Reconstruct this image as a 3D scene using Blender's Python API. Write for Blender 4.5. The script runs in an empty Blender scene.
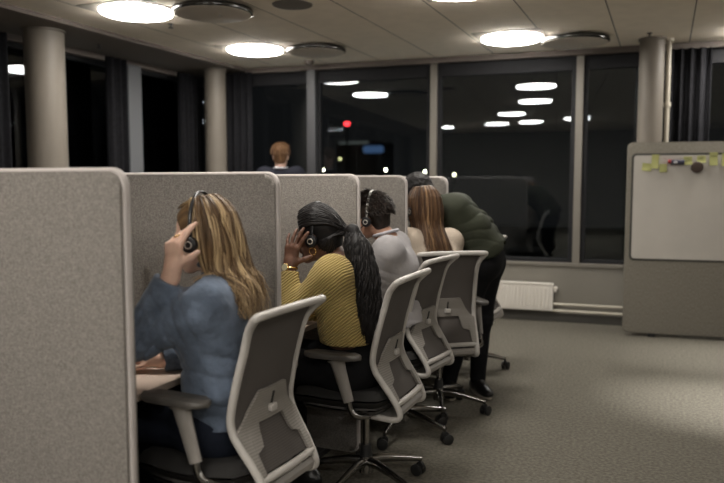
import bpy, bmesh, math, random
import numpy as np
from mathutils import Vector, Matrix
random.seed(7); rng = np.random.default_rng(7)
PI = math.pi
SC = bpy.context.scene; COL = SC.collection

# ------------------------------------------------------------------ camera, world, exposure
cam_d = bpy.data.cameras.new('camera'); cam = bpy.data.objects.new('camera', cam_d); COL.objects.link(cam)
SC.camera = cam
F_PX = 715.0
cam_d.sensor_width = 36; cam_d.lens = F_PX/724*36
cam.location = (0, 0, 1.408)
pitch = math.atan2(59, F_PX); yaw = math.atan2(303, math.hypot(F_PX, 59))
cam.rotation_euler = (PI/2-pitch, 0, yaw)
cam_d.clip_end = 500; cam_d.clip_start = .05
cam_d.dof.use_dof = True; cam_d.dof.focus_distance = 3.3; cam_d.dof.aperture_fstop = 1.7
W = bpy.data.worlds.new('night'); SC.world = W; W.use_nodes = True
W.node_tree.nodes['Background'].inputs[0].default_value = (.95, .95, 1.0, 1)
W.node_tree.nodes['Background'].inputs[1].default_value = .0075
vs = SC.view_settings
SC.display_settings.display_device = 'sRGB'
vs.view_transform = 'Standard'; vs.look = 'None'; vs.exposure = 0.0; vs.gamma = 1.0; vs.use_curve_mapping = False
LAMP = 44           # strength of each round ceiling diffuser
LAMP_COL = (1.0, .955, .885)

# ------------------------------------------------------------------ materials
def mat(name, col, rough=.6, metal=0, spec=.5, noise=0, nscale=20, bump=0, bscale=60, emis=None, emis_s=0, col2=None, sheen=0, stretch=None, coat=0, detail=3):
    m = bpy.data.materials.new(name); m.use_nodes = True; nt = m.node_tree; b = nt.nodes['Principled BSDF']
    c = tuple(col)+(1,)
    b.inputs['Base Color'].default_value = c; b.inputs['Roughness'].default_value = rough
    b.inputs['Metallic'].default_value = metal; b.inputs['Specular IOR Level'].default_value = spec
    if sheen: b.inputs['Sheen Weight'].default_value = sheen
    if coat: b.inputs['Coat Weight'].default_value = coat
    if emis: b.inputs['Emission Color'].default_value = tuple(emis)+(1,); b.inputs['Emission Strength'].default_value = emis_s
    if noise or bump:
        tc = nt.nodes.new('ShaderNodeTexCoord'); mp = nt.nodes.new('ShaderNodeMapping')
        nt.links.new(tc.outputs['Object'], mp.inputs[0])
        if stretch: mp.inputs['Scale'].default_value = stretch
    if noise:
        n = nt.nodes.new('ShaderNodeTexNoise'); n.inputs['Scale'].default_value = nscale; n.inputs['Detail'].default_value = detail
        nt.links.new(mp.outputs[0], n.inputs['Vector'])
        r = nt.nodes.new('ShaderNodeValToRGB')
        r.color_ramp.elements[0].position = .35; r.color_ramp.elements[1].position = .65
        lo = tuple(x*(1-noise) for x in col)+(1,); hi = (tuple(x*(1+noise) for x in col) if col2 is None else tuple(col2))+(1,)
        r.color_ramp.elements[0].color = lo; r.color_ramp.elements[1].color = hi
        nt.links.new(n.outputs[0], r.inputs[0]); nt.links.new(r.outputs[0], b.inputs['Base Color'])
    if bump:
        n2 = nt.nodes.new('ShaderNodeTexNoise'); n2.inputs['Scale'].default_value = bscale; n2.inputs['Detail'].default_value = 3
        nt.links.new(mp.outputs[0], n2.inputs['Vector'])
        bp = nt.nodes.new('ShaderNodeBump'); bp.inputs['Strength'].default_value = bump; bp.inputs['Distance'].default_value = .01
        nt.links.new(n2.outputs[0], bp.inputs['Height']); nt.links.new(bp.outputs[0], b.inputs['Normal'])
    return m

def emat(name, col, s):
    m = bpy.data.materials.new(name); m.use_nodes = True; nt = m.node_tree
    nt.nodes.remove(nt.nodes['Principled BSDF'])
    e = nt.nodes.new('ShaderNodeEmission'); e.inputs[0].default_value = tuple(col)+(1,); e.inputs[1].default_value = s
    nt.links.new(e.outputs[0], nt.nodes['Material Output'].inputs[0]); return m

def math_node(nt, op, a, b=None):
    n = nt.nodes.new('ShaderNodeMath'); n.operation = op
    for i, v in enumerate((a, b)):
        if v is None: continue
        if isinstance(v, (int, float)): n.inputs[i].default_value = v
        else: nt.links.new(v, n.inputs[i])
    return n.outputs[0]

M = {}
M['felt'] = mat('grey_felt', (.225, .207, .188), .95, spec=.1, noise=.24, nscale=190, bump=.4, bscale=220, detail=4)
M['felt_edge'] = mat('felt_lit_rim', (.50, .46, .44), .9, spec=.1, bump=.2, bscale=300)  # pale tone stands in for overhead light caught by the rounded felt edge
M['weave'] = mat('board_fabric', (.20, .185, .155), .95, spec=.1, noise=.22, nscale=110, bump=.4, bscale=200, stretch=(1.6, 1, .5))
M['carpet'] = mat('carpet', (.128, .118, .097), .97, spec=.1, noise=.24, nscale=55, bump=.35, bscale=160, detail=6)
M['wall'] = mat('wall_paint', (.20, .186, .158), .7, noise=.04, nscale=3)
M['white_wall'] = mat('white_wall_paint', (.22, .205, .18), .8)
M['frame_dark'] = mat('dark_window_frame', (.018, .018, .02), .7, spec=.2)
M['column'] = mat('column_paint', (.17, .148, .122), .55, noise=.05, nscale=2)
M['mullion'] = mat('mullion_paint', (.18, .165, .14), .45)
M['dark_mullion'] = mat('post_paint', (.055, .055, .06), .5)
M['base'] = mat('skirting', (.07, .066, .058), .6)
M['white_metal'] = mat('radiator_enamel', (.74, .70, .64), .4)
M['pipe'] = mat('pipe_enamel', (.50, .46, .38), .4)
M['curtain'] = mat('curtain_cloth', (.013, .013, .015), .9, spec=.1, noise=.2, nscale=30)
M['soffit'] = mat('soffit', (.17, .145, .13), .85)
M['lampwhite'] = emat('diffuser_glow', LAMP_COL, LAMP)
M['lampplate'] = mat('tile_opening_shade', (.30, .265, .22), .8)  # darker tone stands in for shade inside the square tile opening
M['lampring'] = mat('lamp_ring', (.6, .58, .55), .35)
M['disc'] = mat('disc_perforated', (.6, .54, .47), .6)
M['discrim'] = mat('disc_rim', (.10, .10, .10), .18, metal=.9)
M['grey_plastic'] = mat('light_grey_plastic', (.47, .445, .415), .42, bump=.03, bscale=400)
M['grey_arm'] = mat('arm_grey_plastic', (.27, .25, .23), .45)
M['armpad'] = mat('armpad_rubber', (.085, .078, .07), .5)
M['seat'] = mat('seat_cloth', (.028, .027, .026), .9, spec=.15, bump=.3, bscale=300)
M['shell'] = mat('shell_plastic', (.075, .07, .066), .5)
M['chrome'] = mat('polished_alu', (.30, .29, .28), .22, metal=1)
M['rubber'] = mat('black_rubber', (.012, .012, .012), .5)
M['blackplastic'] = mat('black_plastic', (.012, .012, .014), .35)
M['desk'] = mat('desk_laminate', (.64, .51, .43), .4)
M['deskedge'] = mat('desk_edge', (.28, .23, .19), .5)
M['darkmetal'] = mat('dark_steel', (.04, .04, .042), .4, metal=.6)
M['wboard'] = mat('whiteboard_enamel', (.50, .47, .43), .22, noise=.05, nscale=2, coat=.3)
M['wframe'] = mat('whiteboard_edge', (.035, .034, .03), .5)
M['note'] = mat('yellow_note', (.34, .34, .13), .8)
M['ink'] = mat('pen_ink', (.10, .11, .06), .7)
M['redink'] = mat('red_ink', (.32, .20, .18), .7)
M['magnet'] = mat('brown_magnet', (.05, .03, .022), .5)
M['navy'] = mat('navy_plastic', (.02, .022, .045), .4)
M['red'] = mat('red_plastic', (.25, .02, .02), .4)
M['label'] = mat('white_label', (.5, .5, .5), .6)
M['screen'] = mat('dark_screen', (.01, .01, .012), .15)

# mesh back fabric: fine dotted weave
def mesh_fabric():
    m = mat('mesh_back_cloth', (.115, .102, .094), .8, spec=.2); nt = m.node_tree; b = nt.nodes['Principled BSDF']
    tc = nt.nodes.new('ShaderNodeTexCoord'); sp = nt.nodes.new('ShaderNodeSeparateXYZ'); nt.links.new(tc.outputs['Object'], sp.inputs[0])
    a = math_node(nt, 'SINE', math_node(nt, 'MULTIPLY', math_node(nt, 'ADD', sp.outputs[1], math_node(nt, 'MULTIPLY', sp.outputs[2], .55)), 2*PI/.0085))
    c = math_node(nt, 'SINE', math_node(nt, 'MULTIPLY', math_node(nt, 'SUBTRACT', sp.outputs[1], math_node(nt, 'MULTIPLY', sp.outputs[2], .55)), 2*PI/.0085))
    v = math_node(nt, 'MULTIPLY', a, c)
    mr = nt.nodes.new('ShaderNodeMapRange'); mr.inputs[1].default_value = -.2; mr.inputs[2].default_value = .7
    nt.links.new(v, mr.inputs[0])
    mx = nt.nodes.new('ShaderNodeMix'); mx.data_type = 'RGBA'; mx.inputs[6].default_value = (.108, .097, .090, 1); mx.inputs[7].default_value = (.066, .058, .053, 1)
    nt.links.new(mr.outputs[0], mx.inputs[0]); nt.links.new(mx.outputs[2], b.inputs['Base Color'])
    return m
M['mesh'] = mesh_fabric()
def rib_plastic():
    m = mat('ribbed_grey_plastic', (.36, .335, .305), .5); nt = m.node_tree; b = nt.nodes['Principled BSDF']
    tc = nt.nodes.new('ShaderNodeTexCoord'); sp = nt.nodes.new('ShaderNodeSeparateXYZ'); nt.links.new(tc.outputs['Object'], sp.inputs[0])
    a = math_node(nt, 'SINE', math_node(nt, 'MULTIPLY', sp.outputs[2], 2*PI/.009))
    mr = nt.nodes.new('ShaderNodeMapRange'); mr.inputs[1].default_value = .4; mr.inputs[2].default_value = .9; nt.links.new(a, mr.inputs[0])
    mx = nt.nodes.new('ShaderNodeMix'); mx.data_type = 'RGBA'; mx.inputs[6].default_value = (.27, .25, .225, 1); mx.inputs[7].default_value = (.17, .155, .14, 1)
    nt.links.new(mr.outputs[0], mx.inputs[0]); nt.links.new(mx.outputs[2], b.inputs['Base Color'])
    return m
M['lumbar'] = rib_plastic()

def glass_mat():
    m = bpy.data.materials.new('window_glass'); m.use_nodes = True; nt = m.node_tree; nt.nodes.remove(nt.nodes['Principled BSDF'])
    t = nt.nodes.new('ShaderNodeBsdfTransparent'); t.inputs[0].default_value = (.82, .86, .86, 1)
    g = nt.nodes.new('ShaderNodeBsdfGlossy'); g.inputs['Roughness'].default_value = .015; g.inputs[0].default_value = (.9, .95, 1, 1)
    fr = nt.nodes.new('ShaderNodeFresnel'); fr.inputs[0].default_value = 1.6
    mx = nt.nodes.new('ShaderNodeMixShader')
    nt.links.new(fr.outputs[0], mx.inputs[0]); nt.links.new(t.outputs[0], mx.inputs[1]); nt.links.new(g.outputs[0], mx.inputs[2])
    nt.links.new(mx.outputs[0], nt.nodes['Material Output'].inputs[0]); return m
M['glass'] = glass_mat()

def ceiling_mat():
    m = mat('ceiling_board', (.90, .81, .69), .9, noise=.03, nscale=8); nt = m.node_tree; b = nt.nodes['Principled BSDF']
    src = b.inputs['Base Color'].links[0].from_socket
    tc = nt.nodes.new('ShaderNodeTexCoord'); sp = nt.nodes.new('ShaderNodeSeparateXYZ'); nt.links.new(tc.outputs['Object'], sp.inputs[0])
    def seam(o, off, step, w):
        a = math_node(nt, 'FRACT', math_node(nt, 'DIVIDE', math_node(nt, 'ADD', o, off), step))
        return math_node(nt, 'LESS_THAN', a, w/step)
    s1 = seam(sp.outputs[0], 1.648+60.4, .604, .009)
    mx = nt.nodes.new('ShaderNodeMix'); mx.data_type = 'RGBA'; nt.links.new(s1, mx.inputs[0]); nt.links.new(src, mx.inputs[6])
    mx.inputs[7].default_value = (.14, .12, .10, 1); nt.links.new(mx.outputs[2], b.inputs['Base Color'])
    return m
M['ceiling'] = ceiling_mat()

def hair_mat(name, dark, mid, light, rough=.42):
    m = mat(name, mid, rough, spec=.3); nt = m.node_tree; b = nt.nodes['Principled BSDF']
    at = nt.nodes.new('ShaderNodeAttribute'); at.attribute_name = 'strand'
    r = nt.nodes.new('ShaderNodeValToRGB'); e = r.color_ramp.elements
    e[0].position = 0; e[0].color = tuple(dark)+(1,); e[1].position = 1; e[1].color = tuple(light)+(1,)
    k = e.new(.5); k.color = tuple(mid)+(1,)
    nt.links.new(at.outputs['Fac'], r.inputs[0]); nt.links.new(r.outputs[0], b.inputs['Base Color']); return m
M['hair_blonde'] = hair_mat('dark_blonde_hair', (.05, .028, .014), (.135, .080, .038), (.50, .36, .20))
M['hair_black'] = hair_mat('black_hair', (.006, .005, .005), (.010, .008, .008), (.016, .013, .012), .6)
M['hair_brown'] = hair_mat('dark_brown_hair', (.012, .008, .006), (.022, .014, .010), (.05, .03, .02), .5)
M['hair_chestnut'] = hair_mat('chestnut_hair', (.04, .018, .009), (.115, .060, .028), (.30, .18, .09))
M['hair_ginger'] = hair_mat('light_brown_hair', (.06, .028, .013), (.15, .075, .034), (.30, .17, .085), .6)
def skin(name, c):
    m = mat(name, c, .5, spec=.4, noise=.06, nscale=40, bump=.05, bscale=300)
    b = m.node_tree.nodes['Principled BSDF']; b.inputs['Subsurface Weight'].default_value = .08; b.inputs['Subsurface Radius'].default_value = (.012, .005, .003); b.inputs['Subsurface Scale'].default_value = .4
    return m
M['skin_fair'] = skin('fair_skin', (.68, .45, .35)); M['skin_dark'] = skin('brown_skin', (.135, .066, .042)); M['skin_tan'] = skin('tan_skin', (.40, .22, .15))
M['eyewhite'] = mat('eye_white', (.55, .52, .5), .2); M['iris'] = mat('iris', (.03, .02, .015), .15)
M['denim'] = mat('blue_denim', (.12, .152, .208), .85, spec=.15, noise=.30, nscale=11, bump=.9, bscale=30, sheen=.15)
M['jeans'] = mat('dark_jeans', (.012, .015, .024), .9, spec=.1, bump=.3, bscale=40)
M['black_cloth'] = mat('black_cloth', (.008, .008, .009), .9, spec=.12, bump=.3, bscale=30)
M['grey_shirt'] = mat('pale_grey_cloth', (.34, .325, .33), .85, spec=.15, noise=.07, nscale=8, bump=.35, bscale=22)
M['white_cloth'] = mat('white_cloth', (.52, .51, .55), .85, spec=.15)
M['cream'] = mat('cream_knit', (.50, .42, .34), .9, spec=.1, bump=.5, bscale=90)
M['green'] = mat('olive_green_cloth', (.027, .030, .019), .8, spec=.2, noise=.15, nscale=6, bump=.4, bscale=14)
M['suit'] = mat('navy_suit', (.014, .015, .022), .85, spec=.15)
M['gold'] = mat('gold', (.75, .52, .22), .25, metal=1); M['watchface'] = mat('watch_dial', (.55, .52, .36), .3)
M['leather'] = mat('black_leather', (.010, .010, .010), .28, bump=.2, bscale=60)
M['sole'] = mat('pale_sole', (.32, .29, .24), .7)
def knit_mat():
    m = mat('mustard_knit', (.42, .27, .055), .9, spec=.1, sheen=.1); nt = m.node_tree; b = nt.nodes['Principled BSDF']
    tc = nt.nodes.new('ShaderNodeTexCoord'); sp = nt.nodes.new('ShaderNodeSeparateXYZ'); nt.links.new(tc.outputs['Object'], sp.inputs[0])
    n = nt.nodes.new('ShaderNodeTexNoise'); n.inputs['Scale'].default_value = 9; nt.links.new(tc.outputs['Object'], n.inputs['Vector'])
    w = math_node(nt, 'ADD', math_node(nt, 'SUBTRACT', math_node(nt, 'MULTIPLY', sp.outputs[0], .62), math_node(nt, 'MULTIPLY', sp.outputs[2], .78)), math_node(nt, 'MULTIPLY', n.outputs[0], .02))
    s = math_node(nt, 'SINE', math_node(nt, 'MULTIPLY', w, 2*PI/.0105))
    bp = nt.nodes.new('ShaderNodeBump'); bp.inputs['Strength'].default_value = 1; bp.inputs['Distance'].default_value = .002
    nt.links.new(s, bp.inputs['Height']); nt.links.new(bp.outputs[0], b.inputs['Normal'])
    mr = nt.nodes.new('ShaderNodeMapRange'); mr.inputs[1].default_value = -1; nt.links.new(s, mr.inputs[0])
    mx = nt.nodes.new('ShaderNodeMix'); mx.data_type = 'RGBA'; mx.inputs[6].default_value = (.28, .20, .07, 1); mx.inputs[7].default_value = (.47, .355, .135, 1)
    nt.links.new(mr.outputs[0], mx.inputs[0]); nt.links.new(mx.outputs[2], b.inputs['Base Color']); return m
M['knit'] = knit_mat()

# ------------------------------------------------------------------ mesh helpers
def link(name, me, parent=None, kind=None, loc=None, rz=0):
    o = bpy.data.objects.new(name, me); COL.objects.link(o)
    if parent: o.parent = parent
    if kind: o['kind'] = kind
    if loc is not None: o.location = loc
    if rz: o.rotation_euler = (0, 0, rz)
    return o
def obj(name, bm, m, parent=None, kind=None, smooth=False, loc=None, rz=0):
    bmesh.ops.recalc_face_normals(bm, faces=bm.faces)
    me = bpy.data.meshes.new(name); bm.to_mesh(me); bm.free()
    if m: me.materials.append(m)
    if smooth:
        for p in me.polygons: p.use_smooth = True
        if smooth == 'auto':
            me.set_sharp_from_angle(angle=.7)
    return link(name, me, parent, kind, loc, rz)
def tag(o, label, cat, group=None):
    o['label'] = label; o['category'] = cat
    if group: o['group'] = group
    return o
def thing(name, label, cat, loc=(0, 0, 0), rz=0, group=None):
    o = bpy.data.objects.new(name, None); COL.objects.link(o); o.location = loc; o.rotation_euler = (0, 0, rz)
    return tag(o, label, cat, group)
def B(): return bmesh.new()
def box(bm, x0, x1, y0, y1, z0, z1, bev=0, seg=2):
    r = bmesh.ops.create_cube(bm, size=1); v = r['verts']
    for q in v: q.co = Vector(((x0+x1)/2+q.co.x*(x1-x0), (y0+y1)/2+q.co.y*(y1-y0), (z0+z1)/2+q.co.z*(z1-z0)))
    if bev:
        es = list({e for q in v for e in q.link_edges})
        bmesh.ops.bevel(bm, geom=es, offset=bev, segments=seg, profile=.5, affect='EDGES')
    return bm
def tube(bm, pts, r, n=10, closed=False, cap=True, flat=None, up=None):
    pts = [Vector(p) for p in pts]; N = len(pts); rs = r if isinstance(r, (list, tuple)) else [r]*N
    rings = []; prev = None
    for i, p in enumerate(pts):
        a = pts[(i-1) % N] if (closed or i > 0) else p; b = pts[(i+1) % N] if (closed or i < N-1) else p
        t = (b-a).normalized()
        if prev is None:
            ref = Vector(up) if up else (Vector((0, 0, 1)) if abs(t.z) < .9 else Vector((1, 0, 0)))
            u = (ref-t*ref.dot(t)).normalized()
        else: u = (prev-t*prev.dot(t)).normalized()
        prev = u; w = t.cross(u); f = flat or 1
        rings.append([bm.verts.new(p+(u*math.cos(2*PI*k/n)+w*math.sin(2*PI*k/n)*f)*rs[i]) for k in range(n)])
    for i in range(N if closed else N-1):
        A, C = rings[i], rings[(i+1) % N]
        for k in range(n): bm.faces.new((A[k], A[(k+1) % n], C[(k+1) % n], C[k]))
    if cap and not closed: bm.faces.new(rings[0]); bm.faces.new(rings[-1])
    return bm
def cr(pts, k=6, closed=False):
    P = [np.array(p, float) for p in pts]; N = len(P); out = []
    for i in range(N if closed else N-1):
        p0 = P[(i-1) % N] if (closed or i > 0) else 2*P[0]-P[1]; p1 = P[i]; p2 = P[(i+1) % N]
        p3 = P[(i+2) % N] if (closed or i < N-2) else 2*P[-1]-P[-2]
        for j in range(k):
            t = j/k; out.append(.5*((2*p1)+(-p0+p2)*t+(2*p0-5*p1+4*p2-p3)*t*t+(-p0+3*p1-3*p2+p3)*t**3))
    if not closed: out.append(P[-1])
    return out
def cyl(bm, c, r0, r1, z0, z1, n=32, capb=True, capt=True):
    A = [bm.verts.new((c[0]+r0*math.cos(2*PI*k/n), c[1]+r0*math.sin(2*PI*k/n), z0)) for k in range(n)]
    D = [bm.verts.new((c[0]+r1*math.cos(2*PI*k/n), c[1]+r1*math.sin(2*PI*k/n), z1)) for k in range(n)]
    for k in range(n): bm.faces.new((A[k], A[(k+1) % n], D[(k+1) % n], D[k]))
    if capb: bm.faces.new(A)
    if capt: bm.faces.new(D)
    return bm
def lathe(bm, prof, n=32, c=(0, 0), caps=False):
    rings = [[bm.verts.new((c[0]+r*math.cos(2*PI*k/n), c[1]+r*math.sin(2*PI*k/n), z)) for k in range(n)] for r, z in prof]
    for i in range(len(rings)-1):
        for k in range(n): bm.faces.new((rings[i][k], rings[i][(k+1) % n], rings[i+1][(k+1) % n], rings[i+1][k]))
    if caps: bm.faces.new(rings[0]); bm.faces.new(rings[-1])
    bmesh.ops.remove_doubles(bm, verts=bm.verts, dist=1e-6)
    return bm
def rrect(w0, w1, z0, z1, r, seg=6, corners=(1, 1, 1, 1)):
    """rounded rectangle outline in 2D, counter-clockwise from lower left"""
    P = []
    for (cx, cz, a0, on) in ((w0, z0, PI, corners[0]), (w1, z0, 1.5*PI, corners[1]), (w1, z1, 0, corners[2]), (w0, z1, .5*PI, corners[3])):
        if not on: P.append((cx, cz)); continue
        ox = cx+(r if cx == w0 else -r); oz = cz+(r if cz == z0 else -r)
        for k in range(seg+1):
            a = a0+.5*PI*k/seg; P.append((ox+r*math.cos(a), oz+r*math.sin(a)))
    return P
def slab(bm, outline, y0, y1, bev=0, axis='y'):
    """extrude a 2D outline (x,z) between y0 and y1"""
    def mk(p, y): return (p[0], y, p[1]) if axis == 'y' else (y, p[0], p[1]) if axis == 'x' else (p[0], p[1], y)
    A = [bm.verts.new(mk(p, y0)) for p in outline]; D = [bm.verts.new(mk(p, y1)) for p in outline]; n = len(outline)
    fs = [bm.faces.new(A), bm.faces.new(D)]
    for k in range(n): bm.faces.new((A[k], A[(k+1) % n], D[(k+1) % n], D[k]))
    if bev:
        es = [e for f in fs for e in f.edges]
        bmesh.ops.bevel(bm, geom=es, offset=bev, segments=3, profile=.5, affect='EDGES')
    return bm
def copy_tree(o, loc, rz, label, group=None):
    c = o.copy(); COL.objects.link(c); c.location = loc; c.rotation_euler = (0, 0, rz); c['label'] = label
    if group: c['group'] = group
    for ch in list(o.children):
        d = ch.copy(); COL.objects.link(d); d.parent = c
        for g in list(ch.children):
            e = g.copy(); COL.objects.link(e); e.parent = d
    return c

# ------------------------------------------------------------------ SDF bodies (numpy) -> mesh
class Sdf:
    def __init__(s, lo, hi, h):
        s.h = h; s.lo = np.array(lo, float); s.n = np.ceil((np.array(hi, float)-s.lo)/h).astype(int)+1
        s.D = np.full(s.n, .08, np.float32)
        s.ax = [(s.lo[i]+h*np.arange(s.n[i])).astype(np.float32) for i in range(3)]
    def _sl(s, lo, hi):
        i0 = np.maximum(np.floor((np.array(lo)-s.lo)/s.h).astype(int), 0); i1 = np.minimum(np.ceil((np.array(hi)-s.lo)/s.h).astype(int)+1, s.n)
        if (i1 <= i0).any(): return None
        sl = tuple(slice(a, b) for a, b in zip(i0, i1))
        return sl, np.meshgrid(*[s.ax[i][i0[i]:i1[i]] for i in range(3)], indexing='ij', sparse=True)
    def _mix(s, sl, d, k, sub=False):
        A = s.D[sl]
        if sub:
            hh = np.clip(.5-.5*(A+d)/k, 0, 1); s.D[sl] = A*(1-hh)-d*hh+k*hh*(1-hh)
        else:
            hh = np.clip(.5+.5*(A-d)/k, 0, 1); s.D[sl] = A*(1-hh)+d*hh-k*hh*(1-hh)
    def cap(s, a, b, r0, r1=None, k=.02, sub=False, sq=None):
        r1 = r0 if r1 is None else r1; a = np.array(a, float); b = np.array(b, float); m = max(r0, r1)+k+2*s.h
        g = s._sl(np.minimum(a, b)-m, np.maximum(a, b)+m)
        if g is None: return s
        sl, (X, Y, Z) = g; ab = b-a; L = max(ab@ab, 1e-9)
        t = np.clip(((X-a[0])*ab[0]+(Y-a[1])*ab[1]+(Z-a[2])*ab[2])/L, 0, 1)
        d = np.sqrt((X-a[0]-t*ab[0])**2+(Y-a[1]-t*ab[1])**2+(Z-a[2]-t*ab[2])**2)-(r0+(r1-r0)*t)
        s._mix(sl, d, k, sub); return s
    def ell(s, c, r, R=None, k=.02, sub=False):
        c = np.array(c, float); r = np.array(r, float); m = r.max()+k+2*s.h
        g = s._sl(c-m, c+m)
        if g is None: return s
        sl, (X, Y, Z) = g; X = X-c[0]; Y = Y-c[1]; Z = Z-c[2]
        if R is None: P = (X, Y, Z)
        else: P = tuple(X*R[0][j]+Y*R[1][j]+Z*R[2][j] for j in range(3))
        k0 = np.sqrt(sum((P[j]/r[j])**2 for j in range(3)))+1e-6; k1 = np.sqrt(sum((P[j]/r[j]**2)**2 for j in range(3)))+1e-6
        s._mix(sl, k0*(k0-1)/k1, k, sub); return s
    def cut(s, p, nrm, k=.004, near=None):
        """remove everything on the side the normal points to; near=(centre, radius) limits it"""
        p = np.array(p, float); n = np.array(nrm, float); n /= np.linalg.norm(n)
        if near is None: lo, hi = s.lo, s.lo+s.h*s.n
        else: lo, hi = np.array(near[0])-near[1], np.array(near[0])+near[1]
        g = s._sl(lo, hi)
        if g is None: return s
        sl, (X, Y, Z) = g
        d = (X-p[0])*n[0]+(Y-p[1])*n[1]+(Z-p[2])*n[2]
        if near is not None:
            q = np.sqrt((X-near[0][0])**2+(Y-near[0][1])**2+(Z-near[0][2])**2)-near[1]*.95
            d = np.minimum(d, -q)
        s.D[sl] = np.maximum(s.D[sl], d); return s
    def wob(s, amp, f=22, seed=0):
        X, Y, Z = np.meshgrid(*s.ax, indexing='ij', sparse=True); r = np.random.default_rng(seed); q = 0
        for i in range(4):
            v = r.normal(size=3); v /= np.linalg.norm(v); ph = r.uniform(0, 6, 4); ff = f*(1+.45*i)
            q = q+np.sin(ff*(X*v[0]+Y*v[1]+Z*v[2])+ph[0]+1.4*np.sin(ff*.45*(Y*v[0]-Z*v[1]+X*v[2])+ph[1]))/(1+.35*i)
        s.D += (amp*q/2).astype(np.float32); return s
    def folds(s, c, rad, direc, amp, wl, seed=0):
        """parallel cloth folds around a point c, ridges perpendicular to direc"""
        c = np.array(c, float); g = s._sl(c-rad, c+rad)
        if g is None: return s
        sl, (X, Y, Z) = g; n = np.array(direc, float); n /= np.linalg.norm(n); r = np.random.default_rng(seed); ph = r.uniform(0, 6, 3)
        q = (X-c[0])*n[0]+(Y-c[1])*n[1]+(Z-c[2])*n[2]
        dd = np.sqrt((X-c[0])**2+(Y-c[1])**2+(Z-c[2])**2)/rad
        w = np.clip(1-dd, 0, 1)**.8
        s.D[sl] += (amp*1.3*w*((1-np.abs(np.sin(q*PI/wl+ph[0]+.9*np.sin(X*19+ph[1])+.9*np.sin(Z*17+Y*14+ph[2]))))**2-.25)).astype(np.float32); return s
    def mesh(s, name, m, parent=None):
        D = s.D; ins = D < 0; n = s.n
        c = np.zeros(n-1, np.int8)
        for i in (0, 1):
            for j in (0, 1):
                for k in (0, 1): c += ins[i:n[0]-1+i, j:n[1]-1+j, k:n[2]-1+k]
        act = np.argwhere((c > 0) & (c < 8)); idx = np.full(n-1, -1, np.int32); idx[tuple(act.T)] = np.arange(len(act))
        acc = np.zeros((len(act), 3)); cnt = np.zeros(len(act))
        for axn in range(3):
            o = [a for a in range(3) if a != axn]
            for u in (0, 1):
                for v in (0, 1):
                    p = act.copy(); p[:, o[0]] += u; p[:, o[1]] += v; q = p.copy(); q[:, axn] += 1
                    da = D[tuple(p.T)]; db = D[tuple(q.T)]; x = (da < 0) != (db < 0)
                    t = np.where(x, da/np.where(x, da-db, 1), 0); pos = p.astype(float); pos[:, axn] += t
                    acc[x] += pos[x]; cnt[x] += 1
        V = acc/cnt[:, None]*s.h+s.lo
        Q = []
        for axn in range(3):
            a, b = [(1, 2), (2, 0), (0, 1)][axn]
            d1 = [slice(None)]*3; d2 = [slice(None)]*3; d1[axn] = slice(0, n[axn]-1); d2[axn] = slice(1, n[axn])
            cr_ = np.argwhere(ins[tuple(d1)] != ins[tuple(d2)])
            cr_ = cr_[(cr_[:, a] > 0) & (cr_[:, b] > 0) & (cr_[:, a] < n[a]-1) & (cr_[:, b] < n[b]-1)]
            def cell(da, db):
                e = cr_.copy(); e[:, a] -= da; e[:, b] -= db; return idx[tuple(e.T)]
            q = np.stack([cell(1, 1), cell(0, 1), cell(0, 0), cell(1, 0)], 1)
            fl = ~ins[tuple(cr_.T)]; q[fl] = q[fl][:, ::-1]; Q.append(q)
        Q = np.concatenate(Q); Q = Q[(Q >= 0).all(1)]
        me = bpy.data.meshes.new(name); me.vertices.add(len(V)); me.vertices.foreach_set('co', V.astype(np.float32).ravel())
        me.loops.add(len(Q)*4); me.loops.foreach_set('vertex_index', Q.astype(np.int32).ravel())
        me.polygons.add(len(Q)); me.polygons.foreach_set('loop_start', np.arange(0, len(Q)*4, 4, dtype=np.int32)); me.polygons.foreach_set('loop_total', np.full(len(Q), 4, np.int32))
        me.update(); me.validate()
        # keep only sizeable islands
        me.materials.append(m)
        me.polygons.foreach_set('use_smooth', np.ones(len(me.polygons), bool))
        return link(name, me, parent)

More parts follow.
